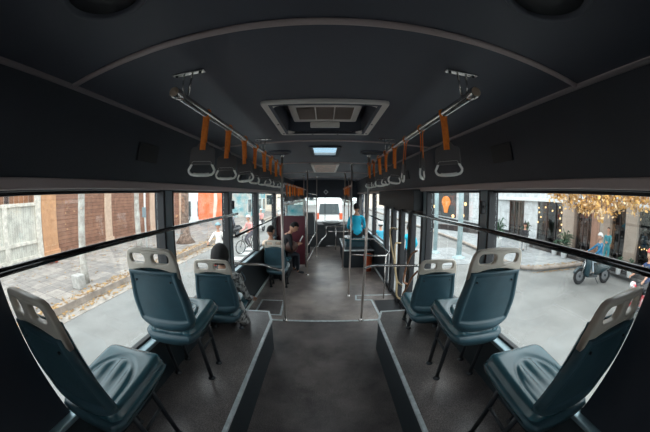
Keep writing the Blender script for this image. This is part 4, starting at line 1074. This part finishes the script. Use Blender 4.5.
MB().lathe([(.15, 0), (.16, .02), (.16, .04)], (10.1, 11.4, KZ+.37), 20).build('seat', M['leg'], t)
for k in range(4):
    a = PI/4+k*PI/2; MB().tube([(10.1+.1*math.cos(a), 11.4+.1*math.sin(a), KZ+.38), (10.1+.16*math.cos(a), 11.4+.16*math.sin(a), KZ)], .012, 8).build('leg', M['leg'], t)
person('person in a bright blue raincoat seen through the right door', (2.8, 9.0, SZ+.95), cyc, dkc, lean=(0, .05, 1), hands=((-.25, .15, 0), (.25, .15, 0)), feet=((-.1, 0, -.86), (.1, 0, -.86)), knee=(0, 1, 0), hair='short', turn=10, s=1.05)
scooter('black scooter of the rider in pale blue outside the front right window', (2.15, 10.9, SZ), 0, MATS['black paint'])
rider('rider in pale blue outside the front right window', (2.15, 10.9, SZ), 0, cloth('pale blue top', (.06, .42, .6)), dkc, wh)
def street_rider(ls, lr, loc, rz, paint, shirt, pants, hel, **k):
    scooter(ls, loc, rz, paint); rider(lr, loc, rz, shirt, pants, hel, **k)
street_rider('red scooter of the rider in white, beside the left window post', 'rider in white with a grey blue helmet facing the camera beside the left window post', (-4.0, 9.9, SZ), 190, redp, whc, cloth('pale trouser', (.5, .5, .5)), tlh)
street_rider('dark scooter of the rider in teal, seen through the third left window', 'rider in a teal shirt and white helmet seen through the third left window', (-2.65, 16.4, SZ), 178, blk, tealc, dkc, wh, sleeves='short')
street_rider('dark scooter near the orange banner', 'rider in dark clothes near the orange banner', (-6.1, 17.5, SZ), 150, blk, cloth('grey jacket', (.12, .13, .15)), dkc, tlh)
street_rider('scooter of the far rider in white ahead on the left', 'far rider in white with a red helmet ahead on the left', (-1.95, 16.0, SZ), 180, whp, whc, dkc, rdh)
street_rider('pale scooter waiting beside the far broad trunk', 'rider in pink beyond the broad brown trunk', (-4.9, 21, SZ), 170, whp, pinkc, dkc, wh)
def bicycle(label, loc, rz):
    t = thing('bicycle', label, 'bicycle', (0, 0, 0))
    for y in (.52, -.52):
        w = MB().torus((0, y, .33), .31, .022, 'X', 32, 8).build('wheel', M['tyre'], t); m = MB()
        for k in range(7): a = PI*k/7; m.tube([(0, y-.3*math.cos(a), .33-.3*math.sin(a)), (0, y+.3*math.cos(a), .33+.3*math.sin(a))], .004, 4)
        m.build('spokes', M['rim'], w)
    b = {'bb': (0, -.08, .3), 'st': (0, -.2, .78), 'ht': (0, .36, .86), 'hb': (0, .4, .7), 'rw': (0, -.52, .33), 'fw': (0, .52, .33)}
    m = MB()
    for p, q in (('bb', 'st'), ('st', 'ht'), ('bb', 'hb'), ('ht', 'hb'), ('bb', 'rw'), ('st', 'rw'), ('hb', 'fw')): m.tube([b[p], b[q]], .018, 8)
    m.build('frame', blk, t)
    MB().ball((0, -.22, .84), (.07, .13, .03)).build('saddle', M['rubber'], t)
    MB().tube(curve([(-.28, .22, .98), (-.15, .36, .98), (0, .36, .94), (.15, .36, .98), (.28, .22, .98)]), .012, 8).build('handlebar', M['chrome'], t)
    MB().lathe([(.08, -.006), (.08, .006)], (0.03, -.08, .3), 16, 'X').build('crank', M['chrome'], t)
    t.location = loc; t.rotation_euler = (0, 0, R(rz))
bicycle('black bicycle of the cyclist in pink, seen through the second left window', (-3.75, 13.3, SZ), 150)
dd = Matrix.Rotation(R(150), 3, 'Z') @ Vector((0, -.2, .97))
person('cyclist in pink with a pale cap on the black bicycle', Vector((-3.75, 13.3, SZ))+dd, pinkc, cloth('grey trouser', (.1, .1, .12)), lean=(0, .2, 1), hands=((-.26, .4, .1), (.26, .4, .1)), feet=((-.12, .15, -.6), (.12, .05, -.68)), helmet=wh, turn=150)
person('pedestrian in dark clothes on the left sidewalk before the banner', (-9.6, 17.8, KZ+.88), cloth('grey jacket', (.12, .13, .15)), dkc, lean=(0, .03, 1), hands=((-.25, .1, 0), (.25, .1, 0)), feet=((-.1, .1, -.86), (.1, -.1, -.86)), knee=(0, 1, 0), turn=60)
# van ahead
t = thing('white_van', 'white van with dark rear window ahead of the bus', 'van', (0, 0, 0))
bodyp = [(0, .35), (0, 1.0), (.12, 1.75), (.3, 1.95), (3.2, 1.98), (3.7, 1.75), (4.2, 1.15), (4.9, 1.0), (5.0, .4)]
MB().prism([(y, z) for y, z in bodyp], -.75, .75, 'YZ', .06).build('body', M['white'], t)
w = MB().prism([(-.6, 1.08), (.6, 1.08), (.52, 1.66), (-.52, 1.66)], .02, .09, 'XZ', .01)
bmesh.ops.rotate(w.bm, cent=(0, .05, 1.1), matrix=Matrix.Rotation(R(-9), 3, 'X'), verts=w.bm.verts); bmesh.ops.translate(w.bm, vec=(0, -.05, 0), verts=w.bm.verts)
w.build('rear_window', MATS['dark pane'], t)
for sx in (-1, 1):
    MB().box(sx*.58, sx*.76, -.03, .05, .8, 1.15, .02).build('tail_light', M['red'], t)
    for y in (.95, 4.0): MB().lathe([(.2, -.1), (.33, -.1), (.33, .1), (.2, .1)], (sx*.68, y, .33), 24, 'X').build('wheel', M['tyre'], t)
MB().box(-.7, .7, -.1, .1, .32, .6, .03).build('bumper', M['dash'], t)
MB().box(-.2, .2, -.035, .02, .68, .82, .005).build('number_plate', M['lamp'], t)
t.location = (.3, 20.2, SZ); t.scale = (1.25, 1.25, 1.3)

# ------------------------------------------------------------------ light
w = bpy.data.worlds.new('overcast'); bpy.context.scene.world = w; w.use_nodes = True
nt = w.node_tree; bgn = nt.nodes['Background']
tc = nt.nodes.new('ShaderNodeTexCoord'); sp = nt.nodes.new('ShaderNodeSeparateXYZ'); rp = nt.nodes.new('ShaderNodeValToRGB')
nt.links.new(tc.outputs['Generated'], sp.inputs[0]); nt.links.new(sp.outputs['Z'], rp.inputs['Fac'])
rp.color_ramp.elements[0].position = 0; rp.color_ramp.elements[0].color = (.9, .94, .96, 1)
rp.color_ramp.elements[1].position = .8; rp.color_ramp.elements[1].color = (1, 1, 1, 1)
nt.links.new(rp.outputs[0], bgn.inputs[0]); bgn.inputs[1].default_value = 3.1
sl = bpy.data.lights.new('sun', 'SUN'); sl.energy = 1.6; sl.angle = R(25); sl.color = (1, .95, .88)
so = bpy.data.objects.new('sun', sl); C.objects.link(so); so.rotation_euler = (R(38), R(18), 0); so.location = (0, 0, 20)

# ------------------------------------------------------------------ camera
cd = bpy.data.cameras.new('camera'); cd.type = 'PANO'
cd.sensor_fit = 'HORIZONTAL'; cd.sensor_width = 36
for holder in (cd, getattr(cd, 'cycles', None)):
    try:
        holder.panorama_type = 'FISHEYE_EQUISOLID'; holder.fisheye_lens = 284*36/650; holder.fisheye_fov = R(200)
    except Exception: pass
cam = bpy.data.objects.new('camera', cd); C.objects.link(cam)
cam.location = (0, 0, H); cam.rotation_euler = (R(90-4.15), 0, 0)
bpy.context.scene.camera = cam
cd.clip_start = .02; cd.clip_end = 300
sc = bpy.context.scene
sc.view_settings.view_transform = 'Standard'; sc.view_settings.look = 'None'; sc.view_settings.gamma = 1; sc.view_settings.exposure = .14
sc.view_settings.use_curve_mapping = False
sc.render.engine = 'CYCLES'
sc.cycles.max_bounces = 10; sc.cycles.transparent_max_bounces = 16; sc.cycles.sample_clamp_indirect = 6
sc.cycles.use_denoising = True
